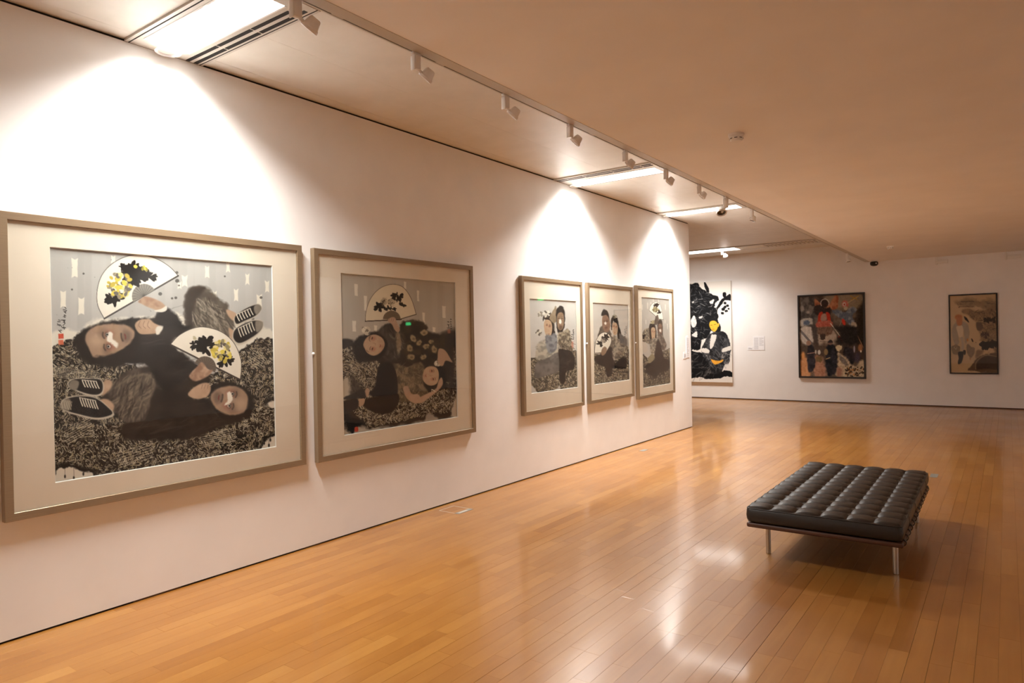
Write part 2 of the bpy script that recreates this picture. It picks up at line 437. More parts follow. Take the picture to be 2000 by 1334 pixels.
class Sheet:
    """a sheet of W x H colours; shapes are given in the coordinates of its own sketch, whose corners are `quad`"""
    def __init__(s, W, H, quad, base, seed=1):
        s.W, s.H = W, H; s.rs = np.random.RandomState(seed); s.seed = seed
        uv = [(0, 0), (1, 0), (1, 1), (0, 1)]
        A, B = [], []
        for (u, v), (x, y) in zip(uv, quad):
            A.append([u, v, 1, 0, 0, 0, -x*u, -x*v]); B.append(x)
            A.append([0, 0, 0, u, v, 1, -y*u, -y*v]); B.append(y)
        h = np.linalg.solve(np.array(A, float), np.array(B, float)); h = np.append(h, 1)
        U, V = np.meshgrid(np.linspace(0, 1, W), np.linspace(0, 1, H))
        D = h[6]*U+h[7]*V+1
        s.X = ((h[0]*U+h[1]*V+h[2])/D).astype(np.float32); s.Y = ((h[3]*U+h[4]*V+h[5])/D).astype(np.float32)
        s.px = abs(quad[1][0]-quad[0][0])/W
        s.I = np.empty((H, W, 3), np.float32); s.I[:] = base
        s.Hi = np.linalg.inv(h.reshape(3, 3))
    def win(s, P, m):
        P = np.asarray(P, float); x0, y0 = P.min(0)-m; x1, y1 = P.max(0)+m
        q = np.array([[x0, y0, 1], [x1, y0, 1], [x1, y1, 1], [x0, y1, 1]]) @ s.Hi.T
        u = q[:, 0]/q[:, 2]*(s.W-1); v = q[:, 1]/q[:, 2]*(s.H-1)
        a, b = max(0, int(u.min())-1), min(s.W, int(u.max())+3); c, d = max(0, int(v.min())-1), min(s.H, int(v.max())+3)
        if a >= b or c >= d: return None
        return slice(c, d), slice(a, b)
    def mix(s, w, al, col):
        col = np.asarray(col, np.float32)
        s.I[w] = s.I[w]*(1-al[..., None])+col*al[..., None]
    def sd(s, P, X, Y):
        n = len(P); ins = np.zeros(X.shape, bool); d2 = np.full(X.shape, 1e12, np.float32)
        for i in range(n):
            ax, ay = P[i]; bx, by = P[(i+1) % n]; ex, ey = bx-ax, by-ay
            wx, wy = X-ax, Y-ay
            t = np.clip((wx*ex+wy*ey)/(ex*ex+ey*ey+1e-9), 0, 1)
            d2 = np.minimum(d2, (wx-ex*t)**2+(wy-ey*t)**2)
            if ay != by:
                c = (ay > Y) != (by > Y)
                ins ^= c & (X < ex*(Y-ay)/(ey)+ax)
        d = np.sqrt(d2); return np.where(ins, d, -d)
    def mask(s, pts, soft=2, rough=0, rsc=14, smooth=True):
        P = spline(pts) if smooth else np.array(pts, float)
        w = s.win(P, soft*2+rough*2+2)
        if w is None: return None, None
        X, Y = s.X[w], s.Y[w]
        d = s.sd(P, X, Y)
        if rough:
            s.seed += 1; d = d+(vnoise(X, Y, rsc, s.seed, 3)-.5)*2*rough
        sf = max(soft, s.px*.5)
        return w, np.clip((d+sf)/(2*sf), 0, 1)
    def fill(s, pts, col, soft=2, rough=0, rsc=14, a=1, smooth=True, mott=0, msc=25, col2=None):
        w, al = s.mask(pts, soft, rough, rsc, smooth)
        if w is None: return s
        c = np.asarray(col, np.float32)
        if mott or col2 is not None:
            s.seed += 1; n = vnoise(s.X[w], s.Y[w], msc, s.seed, 3)
            if col2 is not None:
                k = np.clip((n-.35)/.3, 0, 1)[..., None]; c = c*(1-k)+np.asarray(col2, np.float32)*k
            if mott: c = c+(n-.5)[..., None]*mott
        al = (al*a)[..., None]
        s.I[w] = s.I[w]*(1-al)+c*al
        return s
    def ell(s, cx, cy, rx, ry, col, rot=0, **k):
        t = np.linspace(0, 2*np.pi, 14, endpoint=False); c, q = math.cos(rot), math.sin(rot)
        P = [(cx+rx*math.cos(a)*c-ry*math.sin(a)*q, cy+rx*math.cos(a)*q+ry*math.sin(a)*c) for a in t]
        return s.fill(P, col, smooth=False, **k)
    def line(s, pts, wd, col, a=1, soft=None, smooth=True):
        P = spline(pts, False, 5) if smooth and len(pts) > 2 else np.array(pts, float)
        w = s.win(P, wd+2)
        if w is None: return s
        X, Y = s.X[w], s.Y[w]; d2 = np.full(X.shape, 1e12, np.float32)
        for i in range(len(P)-1):
            ax, ay = P[i]; ex, ey = P[i+1]-P[i]
            t = np.clip(((X-ax)*ex+(Y-ay)*ey)/(ex*ex+ey*ey+1e-9), 0, 1)
            d2 = np.minimum(d2, (X-ax-ex*t)**2+(Y-ay-ey*t)**2)
        sf = soft or max(s.px*.6, .6)
        al = np.clip((wd/2-np.sqrt(d2))/sf+.5, 0, 1)*a
        s.mix(w, al, col); return s
    def grain(s, amt, sc, seed):
        s.I += ((vnoise(s.X, s.Y, sc, seed, 3)-.5)*2*amt)[..., None]; return s
    def doodle(s, pts, n, dark, lights, size=12, rough=8, soft=3, wd=2.4, smooth=True):
        """dense ink doodles: a dark ground with many short pale marks"""
        s.fill(pts, dark, soft=soft, rough=rough, smooth=smooth)
        P = spline(pts) if smooth else np.array(pts, float)
        lo, hi = P.min(0), P.max(0); done = 0; tries = 0
        Q = s.rs.rand(n*3, 2)*(hi-lo)+lo
        keep = s.sd(P, Q[:, 0], Q[:, 1]) > rough*.6
        for (x, y) in Q[keep][:n]:
            k = s.rs.rand(); a = s.rs.rand()*6.28; L = size*(.5+s.rs.rand()); col = lights[s.rs.randint(len(lights))]
            f = vnoise(np.array([x]), np.array([y]), size*5, 77, 1)[0]*6.3
            if k < .5:
                a = f+.5*(s.rs.rand()-.5); s.line([(x, y), (x+L*math.cos(a), y+L*math.sin(a))], wd, col, smooth=False)
            elif k < .8:
                t = [a+q*.7 for q in range(5)]; r = L*.45
                s.line([(x+r*math.cos(q), y+r*math.sin(q)) for q in t], wd*.9, col, smooth=False)
            else:
                r = L*.32; t = [q*6.2832/6 for q in range(7)]
                s.line([(x+r*math.cos(q), y+r*.8*math.sin(q)) for q in t], wd*.8, col, smooth=False)
        return s
    def strokes(s, pts, n, col, L, ang, jit, wd, a=.6):
        P = spline(pts); lo, hi = P.min(0), P.max(0)
        Q = s.rs.rand(n*3, 2)*(hi-lo)+lo
        for (x, y) in Q[s.sd(P, Q[:, 0], Q[:, 1]) > wd][:n]:
            t = ang+(s.rs.rand()-.5)*jit; l = L*(.5+s.rs.rand()); b = t+(s.rs.rand()-.5)*.8
            s.line([(x, y), (x+.5*l*math.cos(t), y+.5*l*math.sin(t)), (x+.5*l*(math.cos(t)+math.cos(b)), y+.5*l*(math.sin(t)+math.sin(b)))], wd*(.6+.8*s.rs.rand()), col, a=a*(.5+.5*s.rs.rand()), soft=wd)
        return s
    def petals(s, cx, cy, R, n, cols, size, a=1):
        for k in range(n):
            r = R*math.sqrt(s.rs.rand()); t = s.rs.rand()*6.28; z = size*(.6+.8*s.rs.rand())
            s.ell(cx+r*math.cos(t), cy+r*math.sin(t), z, z*.7, cols[s.rs.randint(len(cols))], rot=s.rs.rand()*3, soft=1.2, a=a)
        return s
    def leaves(s, cx, cy, R, n, col, size, ry=1):
        for k in range(n):
            r = R*math.sqrt(s.rs.rand()); t = s.rs.rand()*6.28; z = size*(.6+.9*s.rs.rand())
            x, y = cx+r*math.cos(t), cy+r*ry*math.sin(t)
            s.ell(x, y, z, z*.42, col, rot=t+s.rs.rand()-.5, soft=1)
        return s
    def splash(s, n, box, col, rmax):
        for k in range(n):
            x = box[0]+s.rs.rand()*(box[2]-box[0]); y = box[1]+s.rs.rand()*(box[3]-box[1]); r = rmax*s.rs.rand()**2+.8
            s.ell(x, y, r, r*.9, col, soft=1.2, a=.75)
        return s
    def script(s, x, y0, y1, n, wd, col, sz):
        st = (y1-y0)/n
        for k in range(n):
            yy = y0+(k+.5)*st
            for q in range(3):
                a = s.rs.choice((0, .2, 1.4, .8, 2.3)); l = sz*(.4+.6*s.rs.rand()); dx, dy = (s.rs.rand(2)-.5)*sz*.7
                s.line([(x+dx-l/2*math.cos(a), yy+dy-l/2*math.sin(a)), (x+dx+l/2*math.cos(a), yy+dy+l/2*math.sin(a))], wd, col, smooth=False)
        return s
    def fan(s, rim, tipA, tipB, rc, rr, white, edge, ribcol, ang0, ang1, wd=3):
        s.fill(rim, white, soft=1.5, smooth=False, mott=10)
        s.line(list(rim), wd*.8, edge, a=.75, smooth=False)
        s.line([tipA, tipB], wd*1.7, edge, smooth=False)
        t = np.linspace(ang0, ang1, 15)
        s.fill([(rc[0]+rr*math.cos(a), rc[1]+rr*math.sin(a)) for a in t]+[rc], ribcol, smooth=False, soft=1.2)
        for a in np.linspace(ang0, ang1, 13):
            s.line([rc, (rc[0]+rr*math.cos(a), rc[1]+rr*math.sin(a))], max(1.1, wd*.4), edge, a=.7, smooth=False)
        return s
def arc(pts): return [tuple(p) for p in spline(pts, False, 5)]

INK = (26, 23, 22); INK2 = (44, 38, 36); PAPER = (232, 226, 214); GREY = (186, 184, 182)
SKIN = (188, 158, 134); SKIN2 = (158, 124, 104); ROUGE = (160, 92, 80); TROUS = (84, 76, 70); TROUS2 = (58, 50, 46)
DOOD = [(190, 180, 160), (152, 142, 126), (214, 206, 186), (118, 108, 98), (178, 164, 132), (100, 88, 80)]

def man_head(s, hair, face, eyes, nose, mouth, k=1.0):
    s.fill(hair, (38, 33, 31), soft=7*k, rough=8*k, rsc=12*k)
    s.fill(face, (178, 150, 127), soft=4*k, rough=3*k, mott=44, msc=34*k, col2=(156, 130, 112))
    f = np.mean(np.array(face), 0); e0, e1 = np.array(eyes[0], float), np.array(eyes[1], float); em = (e0+e1)/2; mo = np.array(mouth, float)
    up = em-mo; up /= np.hypot(*up); sd = np.array([-up[1], up[0]])
    def at(a, b): return em+up*a*k+sd*b*k           # a towards the crown, b sideways
    for b in (-34, 34):                               # shadowed temples
        p = at(14, b); s.ell(p[0], p[1], 15*k, 20*k, (112, 92, 80), soft=12*k, a=.55)
    p = at(46, 8); s.ell(p[0], p[1], 26*k, 22*k, (198, 170, 144), soft=14*k, a=.6)
    for e in (e0, e1):
        s.ell(e[0]-up[0]*8*k, e[1]-up[1]*8*k, 19*k, 16*k, ROUGE, soft=10*k, a=.55)
        s.ell(e[0], e[1], 13*k, 12*k, (104, 80, 72), soft=6*k, a=.6)
        b = e+up*15*k; s.line([b-sd*12*k, b+up*4*k, b+sd*12*k], 6*k, (70, 58, 52), a=.75, soft=4*k)
    # beard and mouth
    q = mo-up*6*k; s.ell(q[0], q[1], 20*k, 26*k, (104, 88, 80), soft=10*k, a=.7, rough=5*k)
    q = mo+up*13*k; s.line([q-sd*15*k, q+up*2*k, q+sd*15*k], 7*k, (66, 56, 52), a=.75, soft=4*k)
    s.line([mo-sd*9*k, mo-up*2*k, mo+sd*9*k], 5*k, (126, 62, 58), a=.85, soft=2.5*k)
    s.fill(nose, (238, 232, 222), soft=3*k, rough=3*k, rsc=8*k)
    for e in (e0, e1):
        s.ell(e[0], e[1], 8.5*k, 6.5*k, (226, 222, 212), soft=1.8)
        s.ell(e[0], e[1], 5.2*k, 5.2*k, (120, 116, 108), soft=1.2); s.ell(e[0], e[1], 3.4*k, 3.4*k, (24, 20, 20), soft=1)
        s.line([e-sd*9*k+up*2*k, e+up*7*k, e+sd*9*k+up*2*k], 2.4*k, (40, 32, 30), a=.9)

def art_big():
    s = Sheet(600, 554, [(207, 178), (1123, 254), (1140, 998), (231, 1142)], GREY, 5)
    s.grain(6, 60, 3)
    # vertical wash columns with pale slips between them
    for x in range(205, 1130, 30):
        c = 186+s.rs.randint(-7, 6)
        s.fill([(x, 150), (x+28, 150), (x+28, 530+s.rs.randint(-30, 20)), (x, 530+s.rs.randint(-30, 20))], (c, c-2, c-4), soft=2.5, rough=2, smooth=False, a=.7)
    for x0, y0, x1, y1 in ((301,225,327,305), (255,358,279,428), (328,385,354,457), (848,255,866,306), (935,238,951,282), (1014,287,1031,334), (967,350,985,402),
                           (1095,315,1113,366), (1060,372,1083,430), (753,295,776,342), (462,212,481,248), (880,358,897,384), (735,320,752,352), (402,360,412,410)):
        s.fill([(x0, y0), ((x0+x1)/2, y0+7), (x1, y0), (x1-2, (y0+y1)/2), (x1, y1), ((x0+x1)/2, y1-6), (x0, y1), (x0+2, (y0+y1)/2)], PAPER, soft=1.5, rough=1.5, smooth=False)
    # paper left bare above and around the figures
    s.fill([(215,540), (270,515), (340,520), (400,470), (560,470), (760,450), (1000,500), (1130,520), (1140,600), (215,620)], PAPER, soft=7, rough=14, rsc=26, a=.85)
    s.splash(46, (230, 190, 1110, 500), (66, 62, 60), 8)
    # ground of doodles
    s.doodle([(200,596), (260,566), (330,548), (420,640), (560,660), (700,760), (880,700), (1000,600), (1060,556), (1150,548), (1160,1120), (200,1180)], 8200, (36, 31, 28), DOOD, 11, rough=10, wd=2.1, smooth=False)
    for bx in ((250,690,340,40,.15), (330,930,120,50,-.5), (560,1030,150,60,-.3), (900,960,140,50,-.2), (1060,640,60,50,.6)):
        cx, cy, a_, b_, r_ = bx
        for q in range(7):
            t = (q/6-.5)*2
            s.line([(cx-a_*.5*math.cos(r_)-t*b_*.5*math.sin(r_), cy-a_*.5*math.sin(r_)+t*b_*.5*math.cos(r_)), (cx+a_*.5*math.cos(r_)-t*b_*.5*math.sin(r_), cy+a_*.5*math.sin(r_)+t*b_*.5*math.cos(r_))], 2.6, (212, 204, 186), a=.6, smooth=False)
    # bare corners, ink drips
    for b_ in ([(225,1078), (290,1062), (350,1080), (395,1090), (400,1120), (380,1150), (225,1160)], [(1145,940), (1100,958), (1080,985), (1070,1010), (1145,1010)], [(1145,795), (1105,800), (1100,818), (1125,832), (1145,828)]):
        s.fill(b_, INK, soft=8, rough=12, rsc=14)
        c = np.mean(np.array(b_), 0)
        s.fill([(c[0]+(x-c[0])*.86+2, c[1]+(y-c[1])*.8+8) for x, y in b_], (222, 214, 202), soft=3, rough=7, rsc=16)
    for x, y in ((275,1118), (311,1124), (350,1108), (1092,985), (1112,994), (1118,972)):
        s.line([(x, y-48), (x, y)], 2, INK, a=.7, smooth=False); s.ell(x, y-3, 3.5, 7, INK)
    # legs, upper right
    s.fill([(766,385), (785,350), (822,336), (868,352), (905,390), (940,412), (944,440), (972,470), (962,520), (925,565), (890,520), (830,508), (778,520), (762,450)], TROUS, soft=6, rough=7, col2=(104, 96, 88), msc=38)
    s.fill([(800,400), (840,388), (880,400), (925,455), (940,500), (900,520), (840,470), (806,500), (795,450)], (126, 117, 106), soft=9, rough=8, a=.8, col2=(92, 84, 76), msc=22)
    s.fill([(766,385), (800,345), (850,345), (815,395), (798,450), (802,505), (775,500)], TROUS2, soft=7, rough=5, a=.8)
    s.strokes([(800,390), (880,390), (945,480), (900,530), (800,500)], 90, (172, 162, 148), 40, 1.0, 1.0, 4, .6)
    s.strokes([(800,390), (880,390), (945,480), (900,530), (800,500)], 50, (52, 46, 42), 40, 1.0, 1.0, 4, .5)
    s.fill([(938,435), (975,450), (985,480), (962,480), (940,455)], SKIN, soft=3, mott=20)
    s.fill([(945,512), (968,525), (978,565), (955,555)], SKIN, soft=3, mott=20)
    def shoe(pts, toe, la, lb, n, up):
        s.fill(pts, (205, 196, 182), soft=3); c = np.mean(np.array(pts), 0)
        s.fill([(c[0]+(x-c[0])*.93, c[1]+(y-c[1])*.86-2) for x, y in pts], (34, 31, 32), soft=2.5, mott=14)
        s.fill(toe, (134, 126, 116), soft=3, mott=24)
        for k in range(n):
            t = k/(n-1); x = la[0]+(lb[0]-la[0])*t; y = la[1]+(lb[1]-la[1])*t
            s.line([(x, y), (x+5, y+up*.5), (x+12, y+up)], 4.2, (226, 219, 204))
        s.line([la, lb], 3, (210, 202, 188), smooth=False)
    shoe([(968,470), (1000,440), (1040,418), (1068,412), (1082,430), (1060,462), (1010,488), (975,502)], [(1052,420), (1070,414), (1081,430), (1062,455), (1050,440)], (978,455), (1034,430), 6, 26)
    shoe([(962,560), (968,520), (1010,490), (1055,476), (1086,484), (1084,515), (1050,550), (990,582)], [(1058,482), (1086,486), (1082,512), (1062,528), (1055,505)], (985,512), (1040,486), 6, 34)
    # legs, lower left
    s.fill([(430,790), (460,740), (520,690), (580,668), (632,672), (660,720), (665,820), (640,930), (580,965), (525,960), (515,890), (462,840)], TROUS2, soft=7, rough=7, col2=(92, 82, 74), msc=40)
    s.fill([(560,720), (610,700), (640,740), (620,830), (570,930), (540,900), (560,820), (540,770)], (104, 94, 84), soft=12, rough=10, a=.75)
    s.strokes([(470,740), (600,680), (650,720), (600,900), (540,930)], 120, (150, 136, 120), 46, 2.1, 1.0, 4.2, .55)
    s.strokes([(470,740), (600,680), (650,720), (600,900), (540,930)], 60, (40, 34, 31), 46, 2.1, 1.0, 5, .5)
    s.line([(480,755), (540,715), (600,700), (640,720)], 9, (128, 116, 102), a=.6, soft=6); s.line([(640,720), (632,790), (590,850), (560,930)], 10, (118, 106, 94), a=.6, soft=7)
    s.fill([(415,760), (440,722), (466,728), (462,755), (430,785)], SKIN, soft=4, mott=26)
    s.fill([(412,810), (445,800), (475,825), (462,862), (420,868)], SKIN, soft=4, mott=26)
    shoe([(285,745), (305,718), (370,715), (425,722), (432,770), (405,790), (345,778)], [(290,742), (305,722), (332,730), (322,762), (300,760)], (345,722), (402,728), 6, 28)
    shoe([(254,830), (272,798), (330,784), (400,792), (455,835), (475,868), (410,885), (330,868), (280,852)], [(256,828), (275,800), (298,805), (292,846), (268,842)], (335,794), (398,806), 7, 34)
    for q in range(9): s.line([(262+q*5, 802+q), (262+q*4.6, 836+q)], 1.6, (208, 200, 180), smooth=False)
    # bodies
    body1 = [(505,498), (560,470), (632,470), (660,440), (692,430), (735,462), (760,500), (790,505), (745,545), (712,575), (790,640), (830,665), (835,700), (780,720), (700,768), (655,740), (610,665), (540,655), (520,610), (560,570)]
    s.fill(body1, INK, soft=6, rough=7, col2=(42, 37, 36), msc=50)
    s.fill([(560,560), (640,520), (740,510), (710,560), (600,600)], (62, 57, 56), soft=14, a=.6)
    s.strokes(body1, 60, (92, 86, 82), 60, -.2, .6, 3, .35)
    body2 = [(640,770), (700,760), (790,705), (840,690), (872,715), (850,745), (790,760), (800,800), (860,800), (905,870), (1000,880), (960,905), (880,930), (800,962), (660,968), (520,962), (515,900), (600,880)]
    s.fill(body2, (30, 25, 22), soft=7, rough=7, col2=(46, 38, 33), msc=50)
    s.strokes(body2, 60, (70, 60, 54), 70, -.3, .5, 4, .4)
    # heads
    man_head(s, [(312,572), (330,530), (390,500), (470,478), (550,486), (575,560), (560,620), (500,655), (420,664), (350,640)],
             [(358,560), (366,528), (402,502), (460,494), (520,498), (556,520), (552,556), (520,590), (470,618), (420,632), (388,626), (372,592)],
             ((447,537), (452,586)), [(452,528), (468,532), (470,556), (490,572), (484,590), (462,572), (446,562)], (520,545))
    s.fill([(430,662), (400,630), (470,620), (540,590), (575,560), (570,620), (500,668)], INK2, soft=8, rough=6)
    man_head(s, [(866,790), (880,745), (940,728), (1005,748), (1046,790), (1050,850), (1010,884), (950,895), (900,868)],
             [(872,800), (885,768), (930,750), (985,752), (1022,785), (1020,838), (985,866), (935,862), (895,840)],
             ((962,780), (949,829)), [(938,778), (952,772), (962,800), (952,818), (928,826), (942,805)], (906,795), .95)
    # fans
    rim1 = arc([(435,472), (409,420), (405,365), (420,305), (455,258), (510,224), (570,211), (640,224), (700,258), (738,297)])
    s.fan(rim1, (435,472), (738,297), (598,380), 50, (238, 232, 222), (74, 70, 68), (140, 136, 130), math.radians(150), math.radians(330), 4)
    s.leaves(555, 288, 48, 60, INK, 15, .8); s.leaves(620, 300, 26, 24, INK, 10, .7); s.leaves(476, 388, 34, 34, INK, 12, .7); s.leaves(512,262,14,10,INK,9)
    s.petals(497, 336, 50, 60, [(226, 206, 92), (150, 140, 120), (198, 178, 80), (110, 104, 100), (232, 218, 150)], 10)
    s.petals(600, 268, 8, 6, [(226, 206, 92), (150, 140, 60)], 7); s.petals(565, 258, 6, 4, [(226, 206, 92)], 6)
    rim2 = arc([(706,578), (742,540), (798,512), (850,507), (915,526), (965,568), (994,630), (998,680), (993,722)])
    s.fan(rim2, (706,578), (993,722), (848,672), 46, (234, 226, 214), (70, 62, 58), (110, 98, 88), math.radians(205), math.radians(385), 4)
    s.leaves(850, 580, 44, 50, INK, 13, .7); s.leaves(935, 640, 30, 34, INK, 11); s.leaves(800, 580, 12, 10, INK, 8)
    s.petals(918, 606, 42, 52, [(226, 206, 92), (150, 140, 110), (198, 178, 80), (96, 88, 84), (230, 214, 150)], 9)
    s.petals(806, 552, 5, 4, [(190, 180, 150)], 7)
    # hands
    s.fill([(574,402), (600,382), (632,388), (668,404), (686,426), (662,440), (622,428), (592,414)], SKIN, soft=3, mott=30, col2=SKIN2, msc=18)
    s.fill([(640,440), (668,432), (690,420), (690,438), (668,446)], (228, 222, 212), soft=2)
    s.fill([(560,500), (578,478), (618,474), (640,490), (672,508), (655,530), (612,536), (578,532)], SKIN, soft=3, mott=26)
    for x in (582, 600, 618): s.line([(x, 482), (x-6, 500), (x+4, 512)], 2.2, (120, 90, 78), a=.7)
    s.fill([(650,505), (675,505), (664,530), (648,535)], (228, 222, 212), soft=3, rough=4)
    s.fill([(815,668), (836,650), (862,680), (880,682), (862,706), (812,728), (784,712), (790,694)], SKIN2, soft=3, mott=34, col2=SKIN)
    s.fill([(778,782), (795,760), (830,738), (862,736), (872,760), (858,790), (822,800), (796,796)], SKIN, soft=3, mott=30)
    for x in (838, 850, 862): s.line([(x, 742), (x-4, 758)], 2, (120, 90, 78), a=.7)
    # inscription and seals
    s.script(272, 425, 512, 6, 2.6, INK, 15); s.script(252, 472, 528, 3, 2.4, INK, 17)
    s.fill([(247,534), (268,533), (269,553), (248,554)], (206, 82, 60), soft=1.5, smooth=False, mott=60, msc=6); s.fill([(247,559), (268,558), (269,578), (248,579)], (216, 120, 92), soft=1.5, smooth=False, mott=60, msc=6)
    return s

def woman_face(s, face, eyes, k=1.0, lips=None):
    s.fill(face, (202, 174, 146), soft=3*k, mott=22, msc=26*k, col2=(186, 156, 130))
    e0, e1 = np.array(eyes[0], float), np.array(eyes[1], float); em = (e0+e1)/2
    mo = np.array(lips, float) if lips else em+np.array([0, 40*k])
    up = em-mo; up /= np.hypot(*up); sd = np.array([-up[1], up[0]])
    for e in (e0, e1):
        s.ell(e[0]-up[0]*4*k, e[1]-up[1]*4*k, 13*k, 12*k, (172, 104, 86), soft=8*k, a=.5)
        b = e+up*13*k; s.line([b-sd*10*k, b+up*3*k, b+sd*10*k], 3.2*k, (74, 58, 50), a=.8, soft=2*k)
        s.line([e-sd*8*k, e+up*3*k, e+sd*8*k], 3.4*k, (48, 36, 32), a=.9, soft=1.6*k); s.ell(e[0], e[1], 3*k, 3*k, (36, 28, 26), soft=1)
    n = em-up*17*k; s.line([em+sd*4*k, n+sd*5*k, n-sd*4*k], 2.2*k, (140, 102, 82), a=.7, soft=2*k)
    s.line([mo-sd*7*k, mo-up*2*k, mo+sd*7*k], 4.4*k, (146, 70, 62), a=.9, soft=2*k)
    c = np.mean(np.array(face), 0); d = c-sd*0; s.ell(mo[0]-up[0]*12*k, mo[1]-up[1]*12*k, 9*k, 6*k, (166, 134, 110), soft=5*k, a=.5)

def art_second():
    s = Sheet(400, 372, [(231, 195), (904, 251), (917, 1043), (249, 1151)], (188, 180, 168), 9)
    s.grain(5, 50, 4)
    for x in range(225, 910, 34):
        c = 184+s.rs.randint(-7, 7); s.fill([(x, 180), (x+31, 180), (x+31, 620), (x, 620)], (c, c-6, c-16), soft=3, rough=2, smooth=False, a=.6)
    for x0, y0, x1, y1 in ((316,260,337,332), (372,330,390,420), (303,476,326,542), (431,503,450,545), (606,246,621,292), (682,298,696,364), (830,390,851,462), (714,428,729,488), (774,515,791,548)):
        s.fill([(x0, y0), (x1, y0+3), (x1-2, (y0+y1)/2), (x1, y1), (x0+2, y1-3)], PAPER, soft=1.5, rough=1.5, smooth=False)
    s.fill([(235,625), (330,590), (450,560), (620,520), (800,560), (920,560), (925,1000), (860,1050), (400,1100), (240,1060)], (52, 45, 40), soft=14, rough=26, rsc=40)
    s.doodle([(240,640), (330,620), (470,720), (560,900), (860,880), (900,600), (925,720), (900,960), (860,1010), (740,1030), (560,1075), (400,1110), (300,1000), (250,820)], 3000, (46, 39, 33), DOOD, 13, rough=6, wd=2.5, smooth=False)
    s.fill([(240,830), (285,820), (300,900), (285,935), (245,945)], (198, 188, 172), soft=8, rough=12)
    s.fill([(300,800), (350,850), (360,900), (300,930), (290,860)], (62, 55, 48), soft=14, rough=10, a=.8)
    s.fill([(240,1070), (280,1060), (340,1080), (345,1150), (240,1160)], (190, 180, 166), soft=5, rough=8)
    s.fill([(250,1030), (330,1050), (380,1080), (330,1105), (300,1140), (265,1110)], INK, soft=8, rough=14, rsc=18)
    s.fill([(925,880), (895,960), (880,1030), (920,1050)], (196, 186, 172), soft=6, rough=9)
    s.fill([(740,1020), (780,1030), (800,1065), (730,1070)], (196, 186, 172), soft=6, rough=8, a=.8)
    s.fill([(880,560), (905,600), (900,700), (905,860), (870,940), (860,800), (870,660)], (40, 34, 32), soft=10, rough=14, a=.75)
    # dress of pale flowers
    s.fill([(585,500), (640,478), (700,476), (738,505), (760,555), (840,565), (850,610), (815,660), (800,710), (730,745), (640,725), (596,650)], (66, 60, 46), soft=7, rough=9, col2=(46, 41, 36), msc=30)
    for cx, cy, r in ((660,582,22), (722,548,24), (640,640,22), (695,605,17), (735,628,20), (782,645,22), (648,690,24), (765,600,15), (720,690,18)):
        s.ell(cx, cy, r, r*.7, (170, 152, 118), rot=s.rs.rand()*3, soft=4, rough=7, rsc=10); s.ell(cx+3, cy+2, r*.35, r*.3, (96, 84, 64), soft=4, a=.7)
    # jacket
    s.fill([(440,560), (470,520), (500,496), (545,492), (585,540), (602,640), (565,715), (490,700), (478,650), (500,620), (490,585)], (74, 68, 62), soft=6, rough=6, col2=(54, 48, 44), msc=30)
    s.strokes([(470,540), (540,500), (590,560), (590,650), (520,690)], 50, (148, 138, 124), 36, 1.2, 1.4, 2.2, .6)
    s.fill([(560,545), (585,560), (588,640), (570,680), (562,620)], (150, 134, 112), soft=4, rough=6, mott=50, msc=10)
    # head and fan
    s.fill([(308,640), (325,585), (370,560), (440,545), (500,585), (505,650), (460,700), (390,720), (330,715)], (34, 28, 27), soft=7, rough=6)
    woman_face(s, [(368,612), (392,572), (436,558), (478,578), (494,618), (472,660), (432,682), (396,670), (376,642)], ((421,580), (422,642)), 1.0, (466,625))
    s.line([(404,568), (400,585), (408,598)], 3, (70, 54, 48), a=.7); s.line([(386,650), (400,662)], 3, (70, 54, 48), a=.7)
    s.petals(380, 540, 26, 26, [(206, 198, 180), (120, 112, 100), (228, 222, 206)], 9)
    rim = arc([(380,480), (385,420), (412,346), (462,290), (530,264), (598,278), (648,345), (678,440)])
    s.fan(rim+[(590,466)], (380,480), (590,470), (535,470), 52, (226, 214, 190), (76, 64, 54), (120, 104, 86), math.radians(182), math.radians(356), 4)
    s.line([(590,466), (678,440)], 5, (76, 64, 54), smooth=False)
    s.leaves(462, 395, 24, 24, INK, 12); s.leaves(570, 335, 28, 26, INK, 12); s.leaves(600, 385, 14, 14, INK, 9); s.leaves(525,405,34,18,INK,9,.3)
    for cx in (492, 534): 
        s.petals(cx, 362+(cx-492)*.2, 20, 20, [(200, 186, 158), (90, 78, 66), (216, 204, 178)], 9)
        for r in (6, 12, 19): s.line([(cx+r*math.cos(a), 364+r*.8*math.sin(a)) for a in np.linspace(0, 5.4, 9)], 2, (60, 50, 44), a=.8)
    s.fill([(512,478), (525,460), (552,458), (566,490), (582,528), (572,545), (552,532), (536,500)], SKIN, soft=2.5, mott=24)
    for x in (524, 536, 548): s.line([(x, 462), (x-6, 480)], 1.8, (120, 84, 70), a=.7)
    # second woman
    s.fill([(545,728), (620,748), (700,722), (732,770), (722,850), (742,900), (700,955), (620,955), (568,940), (556,840)], (138, 122, 98), soft=5, rough=7, col2=(96, 84, 68), msc=22)
    s.strokes([(560,740), (700,735), (720,860), (690,940), (580,930)], 70, (190, 176, 148), 34, 1.4, 2.4, 2.6, .55)
    s.strokes([(560,740), (700,735), (720,860), (690,940), (580,930)], 40, (66, 56, 48), 34, 1.4, 2.4, 2.4, .5)
    s.fill([(800,745), (845,770), (850,830), (815,870), (790,868)], (30, 26, 25), soft=6, rough=5)
    woman_face(s, [(714,810), (728,760), (762,744), (798,756), (810,795), (800,842), (766,858), (732,846)], ((768,772), (776,820)), .8, (734,800))
    s.petals(808, 725, 20, 20, [(206, 198, 180), (130, 120, 104), (228, 222, 206)], 9)
